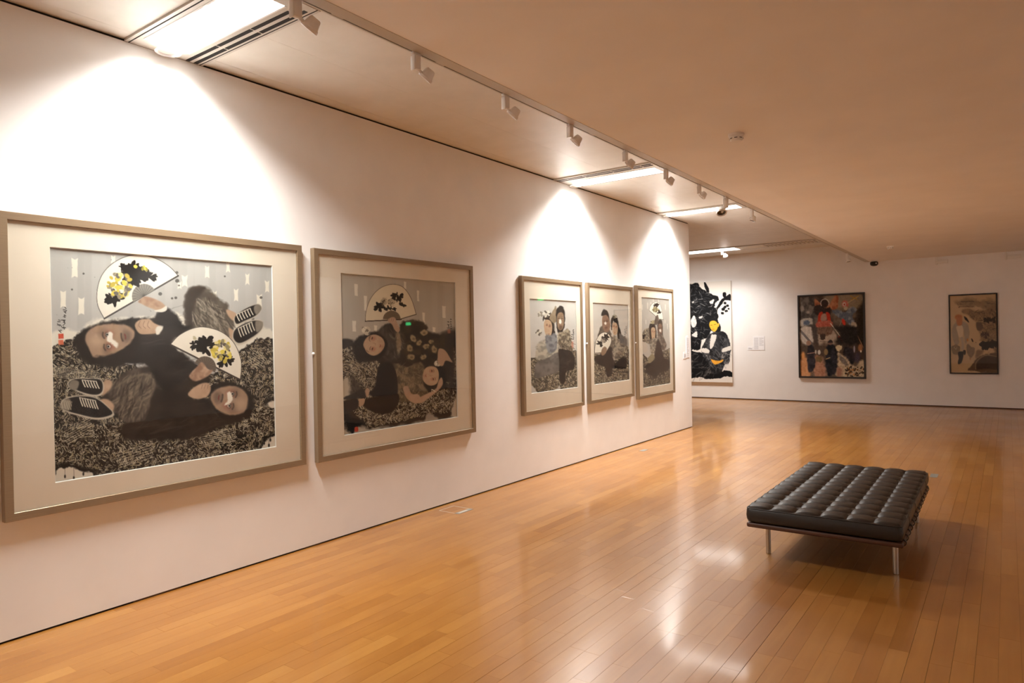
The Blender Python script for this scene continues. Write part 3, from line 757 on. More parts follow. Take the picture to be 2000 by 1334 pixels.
    s.fill([(690,930), (740,905), (790,878), (808,830), (826,810), (832,850), (800,892), (740,938), (705,960), (672,950)], SKIN, soft=3, mott=22)
    s.fill([(600,870), (628,862), (650,905), (690,910), (700,950), (668,962), (620,930)], SKIN, soft=3, mott=22)
    s.line([(768,880), (788,892)], 5, (220, 210, 190))
    s.fill([(808,645), (845,650), (878,700), (888,722), (850,712), (832,742), (805,720)], SKIN, soft=3, mott=20)
    # trousers and shoes
    s.fill([(452,760), (478,728), (520,722), (552,760), (566,830), (562,915), (500,930), (432,922), (402,902), (436,860)], (33, 27, 26), soft=4, mott=8)
    s.fill([(356,960), (400,932), (470,920), (566,905), (574,955), (540,1008), (470,1024), (400,1000)], (40, 32, 28), soft=4, mott=8)
    s.fill([(374,905), (386,872), (402,880), (398,915), (386,925)], SKIN, soft=2); s.fill([(328,944), (374,934), (366,972), (332,978)], SKIN, soft=2)
    s.fill([(246,955), (290,938), (332,936), (338,985), (286,1012), (248,1008)], (48, 43, 44), soft=4, rough=4)
    s.fill([(250,930), (300,905), (350,880), (372,880), (380,925), (330,930), (280,938)], (50, 44, 42), soft=5, rough=4)
    s.fill([(317,1102), (334,1100), (336,1124), (316,1126)], (190, 74, 54), soft=2, mott=50, msc=6)
    s.script(881, 462, 545, 6, 2.6, INK, 8); s.script(866, 475, 525, 3, 2.6, INK, 11)
    s.fill([(862,530), (878,530), (878,550), (862,550)], (196, 110, 88), soft=2, a=.6)
    return s

def art_third():
    s = Sheet(230, 245, [(115, 228), (537, 252), (550, 1030), (128, 1095)], (206, 202, 198), 21)
    s.grain(4, 60, 3)
    s.doodle([(110,775), (200,760), (300,720), (420,690), (560,700), (560,1040), (400,1050), (390,1010), (370,1040), (300,1080), (200,1085), (160,1040), (120,1010)], 1300, (78, 70, 60), DOOD, 14, rough=9, wd=3.4, smooth=False)
    s.fill([(190,640), (250,600), (330,560), (385,650), (385,720), (300,790), (180,770), (178,690)], (190, 182, 168), soft=8, rough=10, col2=(150, 144, 134), msc=26)
    s.fill([(176,820), (280,770), (384,720), (386,880), (280,925), (176,945)], (128, 122, 118), soft=4, rough=4, col2=(104, 98, 94), msc=40)
    # woman on the left, with pale flowers in her hair
    s.fill([(244,430), (250,380), (290,345), (325,380), (340,450), (350,560), (330,620), (300,540), (262,420)], (56, 48, 44), soft=6, rough=7)
    s.petals(276, 368, 28, 26, [(214, 208, 196), (110, 102, 94), (232, 228, 218)], 10); s.petals(218, 372, 20, 18, [(216, 210, 198), (160, 152, 140)], 10)
    s.petals(212, 540, 26, 24, [(214, 208, 196), (120, 112, 104), (180, 172, 160)], 11)
    woman_face(s, [(252,450), (272,420), (310,432), (326,480), (320,545), (300,592), (276,578), (256,520)], ((278,470), (304,478)), .8, (296,548))
    s.fill([(268,560), (310,560), (350,540), (372,600), (360,690), (300,725), (268,650)], (112, 112, 118), soft=6, rough=6, col2=(146, 146, 150), msc=26)  # grey-blue body: the tint of a glass reflection is laid into the paint
    # man behind
    s.fill([(300,400), (340,330), (360,300), (372,380), (360,440), (330,450)], (150, 132, 110), soft=5, rough=6, mott=30)
    s.fill([(362,350), (380,308), (412,296), (436,335), (440,420), (432,500), (402,550), (372,520), (364,440)], (46, 40, 38), soft=5, rough=6)
    s.fill([(370,390), (392,355), (426,365), (432,440), (424,495), (400,515), (376,490)], (150, 124, 102), soft=4, mott=34, msc=20)
    s.fill([(388,425), (400,415), (412,435), (405,458), (390,450)], (236, 230, 222), soft=4, rough=4); s.ell(402, 490, 16, 18, (84, 70, 62), soft=8, a=.6)
    for x in (386, 416): s.line([(x-7, 408), (x+7, 406)], 5, (52, 42, 38), a=.9); s.line([(x-8, 396), (x+8, 393)], 4, (70, 56, 50), a=.7)
    s.line([(393, 480), (411, 479)], 5, (120, 66, 60), a=.8)
    s.fill([(380,545), (430,520), (470,500), (500,600), (515,690), (470,705), (400,680), (378,620)], (118, 106, 92), soft=6, rough=9, col2=(170, 158, 138), msc=18)
    s.strokes([(390,560), (470,530), (500,680), (410,670)], 46, (60, 52, 46), 40, 1.3, 2.0, 4, .6)
    s.fill([(384,690), (450,690), (505,715), (532,790), (515,865), (450,892), (440,980), (410,1000), (390,960), (388,800)], (52, 43, 40), soft=5, rough=5, mott=10)
    s.strokes([(420,760), (500,760), (480,860), (420,860)], 16, (110, 96, 86), 40, 2.4, .8, 4, .5)
    s.script(516, 505, 600, 7, 4, INK, 8); s.script(502, 545, 600, 3, 4, INK, 9); s.fill([(500,620), (516,620), (516,670), (500,670)], (206, 140, 124), soft=3, a=.7)
    return s

def art_fourth():
    s = Sheet(230, 245, [(95, 245), (455, 265), (468, 1025), (108, 1078)], (206, 200, 194), 31)
    s.grain(4, 60, 3)
    s.fill([(100,640), (440,600), (470,700), (470,800), (100,800)], (150, 140, 128), soft=20, rough=16, a=.5)
    s.doodle([(90,760), (200,780), (300,840), (470,720), (480,1040), (300,1062), (90,1090)], 1300, (72, 64, 55), DOOD, 12, rough=8, wd=3.2, smooth=False)
    s.doodle([(360,690), (420,670), (468,720), (465,800), (400,790)], 90, (84, 76, 68), DOOD, 13, rough=8, wd=3.6)
    # man
    s.fill([(158,560), (175,500), (215,480), (280,540), (290,660), (280,760), (180,760), (150,620)], (78, 70, 64), soft=6, rough=7, col2=(112, 102, 92), msc=20)
    s.fill([(188,375), (196,335), (218,314), (245,330), (262,375), (266,440), (240,400), (210,380)], (44, 38, 36), soft=5, rough=5)
    s.fill([(195,420), (205,380), (240,372), (264,410), (278,470), (262,530), (225,545), (200,500)], (146, 116, 98), soft=4, mott=36, msc=18)
    s.fill([(215,455), (228,438), (240,455), (228,470)], (240, 234, 226), soft=4, rough=3); s.ell(236, 500, 14, 16, (110, 84, 72), soft=7, a=.6)
    for x in (215, 245): s.line([(x-6, 432), (x+6, 432)], 4.5, (52, 42, 38), a=.9); s.line([(x-7, 420), (x+7, 418)], 3.6, (70, 56, 50), a=.7)
    s.line([(226, 498), (244, 497)], 4.5, (120, 62, 56), a=.8)
    # woman
    s.fill([(284,430), (298,390), (325,372), (350,400), (362,470), (385,560), (375,660), (350,640), (345,540), (310,430), (290,520)], (44, 38, 36), soft=5, rough=5)
    s.petals(322, 385, 18, 14, [(190, 182, 164), (120, 112, 96)], 9)
    woman_face(s, [(298,470), (312,445), (342,455), (354,500), (346,555), (322,575), (302,545)], ((312,482), (338,490)), .75, (322,545))
    s.fill([(290,600), (330,580), (370,620), (430,590), (445,650), (420,720), (350,820), (300,800), (288,700)], (178, 166, 150), soft=6, rough=9, col2=(110, 100, 92), msc=20)
    s.fill([(370,560), (405,580), (442,620), (440,680), (400,660), (372,640)], (112, 106, 104), soft=6, rough=6)
    # trousers
    s.fill([(118,800), (170,770), (250,720), (292,700), (296,860), (292,970), (245,990), (220,900), (150,870), (122,830)], (58, 48, 44), soft=5, rough=6, mott=12)
    s.fill([(290,780), (330,850), (400,790), (440,810), (442,880), (420,905), (290,895)], (60, 50, 46), soft=5, rough=5, mott=12)
    s.fill([(290,880), (420,895), (425,912), (290,902)], (30, 25, 24), soft=3)
    # fan
    rim = arc([(118,756), (122,690), (138,620), (172,566), (222,545), (265,570), (288,622), (278,668)])
    s.fill(rim+[(240,730), (190,752)], (236, 230, 218), soft=2, smooth=False, mott=8); s.line(rim, 3.4, (70, 60, 54), smooth=False); s.line([(118,756), (190,752)], 5, (70, 60, 54), smooth=False)
    s.leaves(230, 600, 28, 26, INK2, 13); s.leaves(170, 660, 24, 22, INK2, 13); s.petals(205, 630, 24, 24, [(150, 140, 128), (96, 88, 82), (196, 188, 176)], 9)
    s.fill([(190,720), (215,690), (240,705), (236,745), (205,780), (185,765)], (150, 124, 104), soft=4, mott=20)
    s.script(437, 480, 560, 6, 3.6, INK, 7); s.script(424, 505, 595, 5, 3.6, INK, 8)
    return s

def art_fifth():
    s = Sheet(220, 290, [(98, 163), (384, 187), (395, 1060), (112, 1108)], (190, 184, 178), 41)
    s.grain(4, 60, 3)
    for x, y0, y1 in ((112,240,300), (165,220,290), (148,400,450), (280,190,220), (350,240,300), (200,215,240), (370,440,500), (345,400,440), (225,180,215)):
        s.fill([(x-4, y0), (x+4, y0+3), (x+4, y1), (x-4, y1-4)], (222, 216, 208), soft=2, smooth=False)
    s.doodle([(95,730), (160,800), (300,740), (396,690), (402,1070), (300,1088), (105,1112)], 1200, (72, 63, 55), DOOD, 11, rough=7, wd=2.8, smooth=False)
    s.doodle([(104,560), (140,500), (185,500), (190,640), (150,640), (110,620)], 130, (110, 102, 94), DOOD, 12, rough=10, wd=3)
    s.leaves(120, 575, 18, 22, INK2, 12); s.fill([(106,640), (150,650), (160,720), (108,735)], (196, 184, 172), soft=6, rough=8)
    # fan held high
    s.fill([(183,305), (192,265), (222,228), (262,214), (294,240), (314,310), (328,400), (275,392), (236,352)], (238, 232, 222), soft=2, smooth=False)
    s.line([(183,305), (236,352), (275,392), (328,400)], 4.5, (66, 56, 52), smooth=False); s.line(arc([(183,305), (192,265), (222,228), (262,214), (294,240), (314,310), (328,400)]), 2.4, (120, 110, 104), smooth=False)
    s.leaves(256, 250, 18, 18, INK2, 12); s.leaves(284, 320, 16, 16, INK2, 12); s.petals(246, 296, 26, 30, [(140, 128, 92), (108, 98, 70), (170, 158, 120)], 9)
    # figures
    s.fill([(235,420), (250,370), (272,350), (276,400), (262,450), (240,450)], (96, 84, 76), soft=5, rough=4)
    s.fill([(182,480), (196,440), (232,440), (248,480), (258,600), (240,700), (190,600)], (56, 48, 44), soft=5, rough=5)
    s.petals(216, 425, 18, 16, [(160, 146, 112), (110, 100, 80), (190, 180, 152)], 9)
    woman_face(s, [(202,500), (220,478), (242,495), (244,560), (230,608), (208,590)], ((214,520), (236,524)), .6, (224,582))
    s.fill([(268,440), (280,405), (300,400), (318,430), (322,520), (318,580), (280,570), (268,510)], (70, 60, 54), soft=5, rough=4)
    s.fill([(276,460), (296,440), (314,465), (314,540), (296,575), (278,545)], (132, 106, 92), soft=4, mott=26, msc=14)
    s.fill([(285,510), (296,495), (306,515), (296,530)], (234, 226, 220), soft=4); s.ell(298, 552, 10, 14, (84, 68, 62), soft=6, a=.6)
    for x in (286, 306): s.line([(x-5, 486), (x+5, 486)], 4, (48, 38, 34), a=.9)
    s.fill([(270,560), (318,560), (345,620), (358,670), (330,720), (300,700), (270,680)], (96, 84, 78), soft=6, rough=8, col2=(140, 126, 116), msc=16)
    s.fill([(195,610), (250,590), (275,640), (260,720), (215,760), (190,700)], (120, 110, 100), soft=6, rough=7, col2=(170, 160, 146), msc=14)
    s.fill([(150,870), (200,820), (235,760), (270,600), (310,700), (330,790), (386,820), (388,900), (330,935), (280,960), (240,1010), (200,980), (150,950)], (62, 52, 48), soft=6, rough=6, mott=10)
    s.fill([(132,885), (185,852), (192,885), (150,902)], (34, 28, 27), soft=3)
    s.fill([(195,760), (232,770), (228,815), (180,850), (165,825)], (150, 138, 112), soft=5, rough=7)
    return s

def art_ink():
    """tall sheet: dense black brushwork and a seated figure with yellow face and hands"""
    s = Sheet(170, 300, [(-45, 112), (534, 74), (555, 1232), (-24, 1219)], (232, 227, 219), 51)
    B = (17, 17, 19)
    s.fill([(-40,110), (60,120), (160,95), (190,150), (230,180), (300,220), (380,250), (400,300), (350,340), (385,420), (385,520), (330,560), (310,660), (260,720), (200,760), (190,860), (120,860), (-30,860)], B, soft=3, rough=14, rsc=26)
    s.fill([(232,92), (250,100), (285,160), (290,220), (262,200), (240,150)], B, soft=2, rough=3)
    s.fill([(355,400), (390,360), (420,300), (470,260), (530,230), (532,300), (470,300), (430,350), (380,410)], B, soft=2, rough=5)
    s.fill([(448,215), (478,212), (482,250), (460,270), (444,250)], B, soft=2, rough=5)
    for x, y, r in ((470,330,18), (500,360,17), (450,400,22), (485,420,16), (440,445,18), (510,395,13), (470,375,18)): s.ell(x, y, r, r*.85, B, soft=2, rough=6, rsc=10)
    for p in ([(80,545), (120,470), (150,560), (110,610)], [(95,690), (150,650), (155,710), (120,715)], [(175,490), (215,475), (210,500), (180,505)], [(350,370), (400,315), (390,340), (362,380)], [(300,310), (345,290), (330,340), (300,330)], [(90,320), (120,310), (110,330)]):
        s.fill(p, (226, 222, 216), soft=3, rough=5)
    s.strokes([(-30,130), (150,110), (290,230), (380,300), (370,500), (250,700), (100,840), (-30,840)], 150, (120, 120, 122), 46, .8, 3.0, 7, .5)
    s.strokes([(-30,130), (150,110), (290,230), (380,300), (370,500), (250,700), (100,840), (-30,840)], 46, (206, 204, 200), 40, .4, 2.6, 5, .65)
    # ground
    s.fill([(-30,860), (120,880), (210,900), (300,1000), (420,1100), (480,1090), (548,1115), (550,1168), (480,1160), (400,1185), (260,1190), (200,1170), (-30,1165)], B, soft=2, rough=8, rsc=20)
    s.strokes([(-20,880), (200,920), (320,1060), (400,1140), (-20,1150)], 90, (128, 124, 120), 60, 2.6, 1.6, 8, .5)
    # robe
    s.fill([(205,850), (240,770), (280,700), (330,665), (420,650), (480,670), (520,760), (538,850), (530,900), (515,1010), (470,1030), (420,1120), (330,1130), (290,1040), (220,930)], (28, 28, 30), soft=3, rough=5, col2=(58, 58, 60), msc=40)
    s.strokes([(240,770), (330,680), (480,680), (525,830), (500,1000), (330,1100), (250,900)], 90, (130, 129, 130), 56, 1.3, 1.8, 6, .5)
    s.fill([(312,700), (345,688), (376,700), (345,800), (318,845), (296,830)], (222, 218, 210), soft=3, rough=5)
    s.fill([(205,850), (240,840), (292,862), (288,895), (215,888)], (226, 222, 214), soft=3, rough=5); s.fill([(440,850), (480,830), (530,818), (535,860), (480,880), (440,890)], (226, 222, 214), soft=3, rough=5)
    s.strokes([(220,900), (290,900), (300,970), (240,960)], 20, (190, 186, 180), 24, .6, 3, 4, .7); s.strokes([(430,900), (520,890), (500,1030), (430,1000)], 30, (190, 186, 180), 26, .9, 3, 4, .7)
    # head
    s.fill([(282,570), (290,525), (330,498), (375,505), (400,550), (422,600), (415,650), (380,660), (310,640)], (24, 24, 25), soft=3, rough=4)
    s.fill([(292,575), (305,540), (345,530), (378,550), (390,590), (378,630), (352,655), (322,640), (302,610)], (238, 184, 62), soft=3)
    s.fill([(388,565), (404,560), (402,590), (390,600)], (236, 182, 64), soft=2)
    s.line([(308,582), (328,580)], 5, (90, 56, 26)); s.line([(345,576), (368,570)], 5, (90, 56, 26)); s.line([(334,590), (336,612)], 3.4, (196, 130, 50)); s.line([(328,628), (348,626)], 5.5, (186, 84, 46))
    s.fill([(312,965), (340,975), (400,985), (450,970), (440,995), (400,1015), (355,1028), (325,1000)], (234, 170, 60), soft=3, rough=3)
    s.line([(360,985), (390,1000)], 3, (150, 92, 34), a=.7)
    return s

def art_collage():
    """dim collage of figures in black, rust and slate blue"""
    s = Sheet(190, 245, [(78, 150), (940, 112), (955, 1225), (92, 1222)], (96, 84, 72), 61)
    s.fill([(70,120), (960,100), (960,600), (70,600)], (70, 62, 56), smooth=False, soft=2, col2=(120, 106, 92), msc=120)
    s.fill([(80,160), (280,140), (300,520), (90,540)], (62, 58, 56), soft=30, rough=40, rsc=60, col2=(110, 102, 94), msc=60)
    s.fill([(860,130), (960,120), (960,1000), (840,900), (860,500)], (46, 38, 28), soft=30, rough=40, rsc=80)
    s.fill([(440,120), (900,110), (880,300), (700,330), (460,260)], (156, 144, 122), soft=30, rough=40, rsc=60, a=.8)
    for p, c in (([(90,470), (240,440), (250,520), (100,540)], (176, 168, 156)), ([(90,580), (240,560), (270,780), (150,790), (90,700)], (188, 178, 166)), ([(310,640), (420,560), (560,620), (570,790), (350,800)], (170, 154, 136))):
        s.fill(p, c, soft=10, rough=14, rsc=30, mott=40, msc=30)
    s.ell(180, 500, 46, 34, (86, 96, 112), soft=8, rough=12); s.ell(120, 310, 30, 44, (140, 130, 120), soft=12, rough=8); s.ell(200, 360, 22, 18, (150, 140, 130), soft=8)
    # figure with raised sleeves and red skirt
    s.fill([(300,180), (400,260), (480,260), (560,140), (605,140), (600,290), (540,325), (490,300), (480,360), (350,370), (290,250)], (150, 92, 66), soft=6, rough=8, col2=(178, 124, 92), msc=50)
    s.fill([(300,270), (380,260), (430,300), (500,300), (490,400), (330,400), (280,330)], (52, 42, 38), soft=10, rough=10)
    s.ell(428, 245, 44, 52, (58, 46, 40), soft=6)
    for a in np.linspace(2.6, 6.6, 17): s.ell(428+56*math.cos(a), 240+58*math.sin(a), 6, 6, (206, 196, 182), soft=2)
    s.fill([(350,370), (400,360), (380,480), (330,500)], (170, 54, 34), soft=6, rough=6); s.fill([(440,360), (490,380), (505,480), (465,470)], (176, 56, 36), soft=6, rough=6)
    s.fill([(385,390), (440,380), (450,460), (375,470)], (160, 128, 112), soft=8)
    s.fill([(325,490), (500,470), (520,550), (320,560)], (176, 96, 78), soft=8, rough=8, mott=40, msc=14)
    s.fill([(330,570), (520,560), (500,660), (350,660)], (112, 88, 72), soft=10, rough=14, mott=50, msc=16)
    s.fill([(370,660), (430,650), (430,720), (370,720)], (62, 50, 42), soft=6, rough=16, rsc=14)
    s.line([(360,750), (470,750)], 5, (80, 70, 62))
    # blue figure
    s.fill([(520,340), (620,330), (700,360), (760,300), (830,290), (850,340), (800,400), (830,500), (850,540), (790,560), (700,470), (600,420)], (92, 104, 120), soft=8, rough=14, col2=(140, 146, 150), msc=40)
    s.ell(700, 250, 46, 50, (190, 110, 100), soft=10, rough=8); s.ell(688, 252, 24, 28, (206, 196, 184), soft=6); s.ell(690, 256, 10, 14, (176, 70, 60), soft=4); s.ell(708, 305, 26, 28, (180, 168, 144), soft=6)
    s.line([(735,235), (870,150)], 16, (176, 158, 124)); s.line([(770,140), (860,190)], 8, (176, 136, 40)); s.line([(780,195), (880,140)], 8, (176, 136, 40))
    s.ell(680, 490, 22, 48, (190, 60, 42), rot=-.3, soft=5); s.fill([(790,490), (840,500), (850,550), (780,550)], (176, 166, 146), soft=8, rough=6); s.ell(830, 630, 26, 36, (134, 138, 142), soft=12)
    # long brushes
    s.line([(505,510), (640,690)], 13, (206, 194, 172), smooth=False); s.line([(600,590), (650,480)], 6, (150, 140, 124), smooth=False)
    s.line([(620,690), (660,745)], 30, (186, 58, 40), smooth=False); s.line([(665,745), (705,785)], 8, (196, 186, 166), smooth=False)
    s.line([(90,600), (260,790)], 30, (110, 104, 102), smooth=False); s.line([(860,660), (940,830)], 10, (150, 110, 84), smooth=False)
    s.fill([(250,560), (310,550), (340,800), (290,800)], (74, 64, 58), soft=12, rough=10)
    # lower half: dark figures
    s.fill([(560,560), (850,560), (860,760), (700,840), (560,760), (620,660)], (34, 30, 28), soft=24, rough=24, rsc=50, a=.9)
    s.fill([(90,800), (900,810), (900,1000), (90,1010)], (78, 64, 54), soft=30, rough=40, rsc=60, a=.8)
    s.fill([(95,1000), (200,980), (230,1215), (95,1220)], (206, 150, 104), soft=20, rough=24, rsc=40, mott=40, msc=30); s.ell(130, 940, 26, 50, (214, 150, 90), soft=14)
    s.fill([(280,960), (400,980), (440,1200), (280,1215)], (176, 130, 104), soft=20, rough=24, rsc=40, mott=50, msc=30); s.ell(345, 990, 50, 40, (116, 96, 66), soft=8, rough=10)
    for cx, w_, top, bot, c in ((235, 60, 810, 1150, (36, 34, 38)), (510, 95, 800, 1200, (26, 27, 31)), (740, 100, 830, 1080, (34, 31, 34))):
        s.fill([(cx-w_*.5, top), (cx+w_*.5, top+10), (cx+w_*.9, top+150), (cx+w_*.8, bot-60), (cx+w_*.2, bot), (cx-w_*.5, bot-10), (cx-w_*.8, top+180)], c, soft=8, rough=14, rsc=40, col2=(c[0]+22, c[1]+20, c[2]+22), msc=60)
    s.ell(207, 772, 34, 34, (150, 116, 96), soft=5); s.ell(500, 762, 32, 34, (122, 96, 86), soft=5); s.fill([(470,750), (500,725), (530,745), (530,765), (470,765)], (52, 46, 46), soft=4)
    s.ell(348, 895, 20, 32, (206, 198, 186), soft=5); s.ell(302, 890, 12, 26, (196, 186, 172), soft=5); s.ell(440, 890, 28, 44, (134, 112, 78), soft=8)
    s.line([(190,915), (290,900)], 12, (150, 116, 100)); s.line([(440,985), (495,965)], 9, (190, 160, 110))
    s.fill([(570,820), (650,800), (650,850), (600,880)], (206, 192, 156), soft=6, rough=14, rsc=20); s.ell(900, 830, 30, 50, (160, 110, 74), soft=12); s.ell(908, 878, 10, 16, (230, 218, 190), soft=3)
    s.ell(820, 850, 10, 46, (170, 164, 176), soft=5); s.ell(860, 960, 40, 70, (70, 64, 84), soft=20, a=.7)
    s.fill([(600,900), (700,960), (820,1080), (900,1010), (950,1000), (955,1220), (590,1220), (600,1060)], (190, 172, 142), soft=12, rough=22, rsc=34, mott=60, msc=20)
    s.fill([(620,930), (690,970), (740,1060), (690,1060), (630,1000)], (120, 112, 104), soft=10, rough=14, mott=60, msc=12)
    s.splash(120, (700, 1080, 950, 1215), (36, 28, 22), 16); s.splash(30, (700, 1100, 950, 1215), (196, 130, 70), 14)
    s.fill([(590,1100), (660,1120), (640,1210), (590,1215)], (160, 120, 100), soft=14, rough=12)
    s.grain(12, 16, 8)
    return s

def art_garden():
    """pale sheet: an old figure in white with a basket, birds, rocks and an arched bridge"""
    s = Sheet(150, 245, [(112, 130), (783, 105), (797, 1243), (125, 1250)], (206, 176, 138), 71)
    s.grain(5, 90, 5)
    s.fill([(190,220), (330,170), (470,180), (560,200), (680,180), (770,240), (770,340), (640,330), (520,290), (400,290), (240,270)], (132, 112, 94), soft=24, rough=30, rsc=50, a=.65)
    s.strokes([(200,220), (540,170), (760,230), (760,320), (500,290), (240,270)], 60, (84, 72, 64), 30, .1, 1.4, 6, .5)
    for x in range(285, 470, 22): s.ell(x, 212, 9, 7, (70, 60, 54), soft=2, a=.7)
    s.line([(245,305), (270,285), (460,285)], 6, (92, 66, 60)); 
    for x in range(262, 460, 20): s.line([(x, 286), (x-5, 304)], 4, (84, 58, 54))
    s.line([(330,330), (420,330)], 5, (110, 84, 76))
    rocks = [(300,350), (440,330), (560,350), (640,330), (790,300), (800,900), (720,880), (640,780), (560,760), (545,680), (500,600), (500,510), (450,460), (360,400)]
    s.fill(rocks, (122, 98, 78), soft=14, rough=30, rsc=60, a=.8, col2=(152, 124, 98), msc=70)
    s.strokes(rocks, 170, (60, 50, 44), 44, .7, 3.0, 5, .6); s.strokes(rocks, 70, (186, 158, 126), 40, .4, 3.0, 6, .55)
    s.fill([(500,515), (570,520), (590,600), (540,640), (500,600)], (92, 76, 66), soft=8, rough=8, a=.8); s.line([(500,505), (620,505)], 6, (190, 160, 124))
    s.leaves(660, 480, 50, 40, (52, 46, 44), 18, .6); s.leaves(750, 480, 30, 26, (52, 48, 44), 16, 1.2)
    s.leaves(640, 850, 80, 60, (44, 38, 34), 30, .5); s.leaves(740, 830, 44, 40, (50, 42, 38), 28, .8); s.leaves(610, 690, 60, 36, (74, 60, 54), 18, .7)
    # bridge
    s.fill([(375,1205), (440,1120), (500,1040), (580,990), (690,960), (797,970), (797,1243), (600,1243), (480,1215)], (104, 84, 68), soft=8, rough=8, mott=24, msc=30)
    s.fill([(500,1190), (505,1110), (560,1040), (640,1000), (720,990), (797,1010), (797,1180), (640,1180)], (72, 58, 48), soft=10, rough=5, mott=20)
    s.line([(485,1190), (488,1100), (560,1020), (650,985), (797,1005)], 16, (150, 126, 102), a=.8); s.fill([(500,920), (600,920), (560,985), (490,1030)], (128, 104, 86), soft=14, rough=10, a=.8)
    s.ell(675, 955, 14, 24, (190, 160, 130), soft=5)
    # old figure
    s.fill([(150,600), (200,520), (250,500), (330,510), (380,560), (398,660), (380,760), (340,820), (320,700), (300,600), (215,600), (235,700), (245,820), (190,840), (152,720)], (170, 154, 134), soft=8, rough=8, mott=18, msc=30)
    s.fill([(212,575), (300,570), (300,720), (250,730), (225,650)], (222, 200, 170), soft=6); s.fill([(265,740), (310,740), (320,900), (280,910), (285,820)], (186, 168, 148), soft=6)
    s.ell(243, 440, 56, 42, (196, 132, 86), soft=6, rough=5); s.fill([(215,460), (290,460), (290,540), (255,565), (220,545)], (190, 124, 84), soft=6); s.ell(243, 430, 46, 18, (176, 104, 62), soft=6, a=.6)
    s.fill([(322,430), (350,440), (380,480), (392,518), (352,490), (330,465)], (40, 34, 32), soft=3, rough=3)
    s.fill([(422,750), (440,755), (455,790), (438,795)], (64, 54, 48), soft=3); s.ell(370, 770, 14, 20, (196, 132, 80), soft=4); s.ell(490, 805, 5, 6, (70, 60, 52), soft=2)
    s.fill([(138,870), (200,850), (262,870), (245,970), (190,985), (150,960)], (142, 122, 100), soft=5, rough=5, mott=26, msc=12); s.line([(150,880), (200,840), (250,880)], 5, (104, 86, 70))
    s.line([(170,870), (200,905), (215,880)], 4, (230, 214, 186))
    s.fill([(355,850), (385,830), (420,870), (470,885), (468,960), (415,1030), (365,960)], (140, 118, 98), soft=6, rough=7, mott=26, msc=14); s.ell(408, 1040, 12, 18, (180, 140, 104), soft=4)
    s.fill([(235,950), (308,945), (300,1040), (280,1100), (240,1122), (228,1100), (240,1040)], (30, 30, 34), soft=4, rough=4); s.fill([(305,925), (340,920), (342,970), (320,985)], (56, 48, 44), soft=4)
    return s

MT_ART = mat('painted sheet', rough=.8, spec=.2)
_N, _L, _b = nodes(MT_ART)
_a = _N.new('ShaderNodeAttribute'); _a.attribute_name = 'paint'; _L.new(_a.outputs['Color'], _b.inputs['Base Color'])
def sheet_mesh(name, s, w, h, d=0):
    """flat sheet w x h metres, lower left corner at the origin, facing -y"""
    W, H = s.W, s.H
    u, v = np.meshgrid(np.linspace(0, w, W), np.linspace(h, 0, H))
    V = np.stack([u, np.full_like(u, d), v], -1).reshape(-1, 3)
    i = np.arange(W*H).reshape(H, W)
    F = np.stack([i[:-1, :-1], i[1:, :-1], i[1:, 1:], i[:-1, 1:]], -1).reshape(-1, 4)
    me = bpy.data.meshes.new(name)
    me.vertices.add(len(V)); me.vertices.foreach_set('co', V.astype(np.float32).ravel())
    me.loops.add(F.size); me.loops.foreach_set('vertex_index', F.astype(np.int32).ravel())
    me.polygons.add(len(F)); me.polygons.foreach_set('loop_start', np.arange(0, F.size, 4, dtype=np.int32))
    me.polygons.foreach_set('loop_total', np.full(len(F), 4, np.int32))
    me.update(calc_edges=True)
    a = me.color_attributes.new('paint', 'FLOAT_COLOR', 'POINT')
    col = np.ones((W*H, 4), np.float32); col[:, :3] = s2l(np.clip(s.I, 0, 255)).reshape(-1, 3)
    a.data.foreach_set('color', col.ravel())
    me.materials.append(MT_ART)
    return me

# ------------------------------------------------------------------ framed pictures
MT['champagne'] = add_noise(mat('champagne frame', rough=.42, metal=.35), (.25, .178, .108), (.30, .215, .132), 6, 4, (1, 40, 40), lo=.3, hi=.7)
MT['mat'] = add_noise(mat('cream mount board', rough=.85, spec=.1), (.83, .745, .645), (.86, .775, .675), 4, 3, bump=.1, bscale=300, dist=.0005)
MT['bevel'] = mat('mount core', (.86, .84, .80), .8)
MT['black_frame'] = mat('black frame', (.018, .015, .014), .45)
MT['canvas_edge'] = mat('canvas edge', (.72, .66, .56), .85)
MT['backing'] = mat('backing board', (.35, .27, .2), .9)
def glass_material():
    m = bpy.data.materials.new('picture glass'); m.use_nodes = True
    N, L = m.node_tree.nodes, m.node_tree.links
    N.remove(N['Principled BSDF']); out = N['Material Output']
    tr = N.new('ShaderNodeBsdfTransparent'); tr.inputs[0].default_value = (.97, .98, .97, 1)
    gl = N.new('ShaderNodeBsdfGlossy'); gl.inputs['Roughness'].default_value = .015; gl.inputs[0].default_value = (1, 1, 1, 1)
    fr = N.new('ShaderNodeFresnel'); fr.inputs['IOR'].default_value = 1.38
    # the same reflection on both faces of the pane
    ge = N.new('ShaderNodeNewGeometry'); io = N.new('ShaderNodeMapRange'); io.inputs[3].default_value = 1.38; io.inputs[4].default_value = 1/1.38
    L.new(ge.outputs['Backfacing'], io.inputs[0]); L.new(io.outputs[0], fr.inputs['IOR'])
    mx = N.new('ShaderNodeMixShader')
    L.new(fr.outputs[0], mx.inputs[0]); L.new(tr.outputs[0], mx.inputs[1]); L.new(gl.outputs[0], mx.inputs[2]); L.new(mx.outputs[0], out.inputs[0])
    return m
MT['glass'] = glass_material()

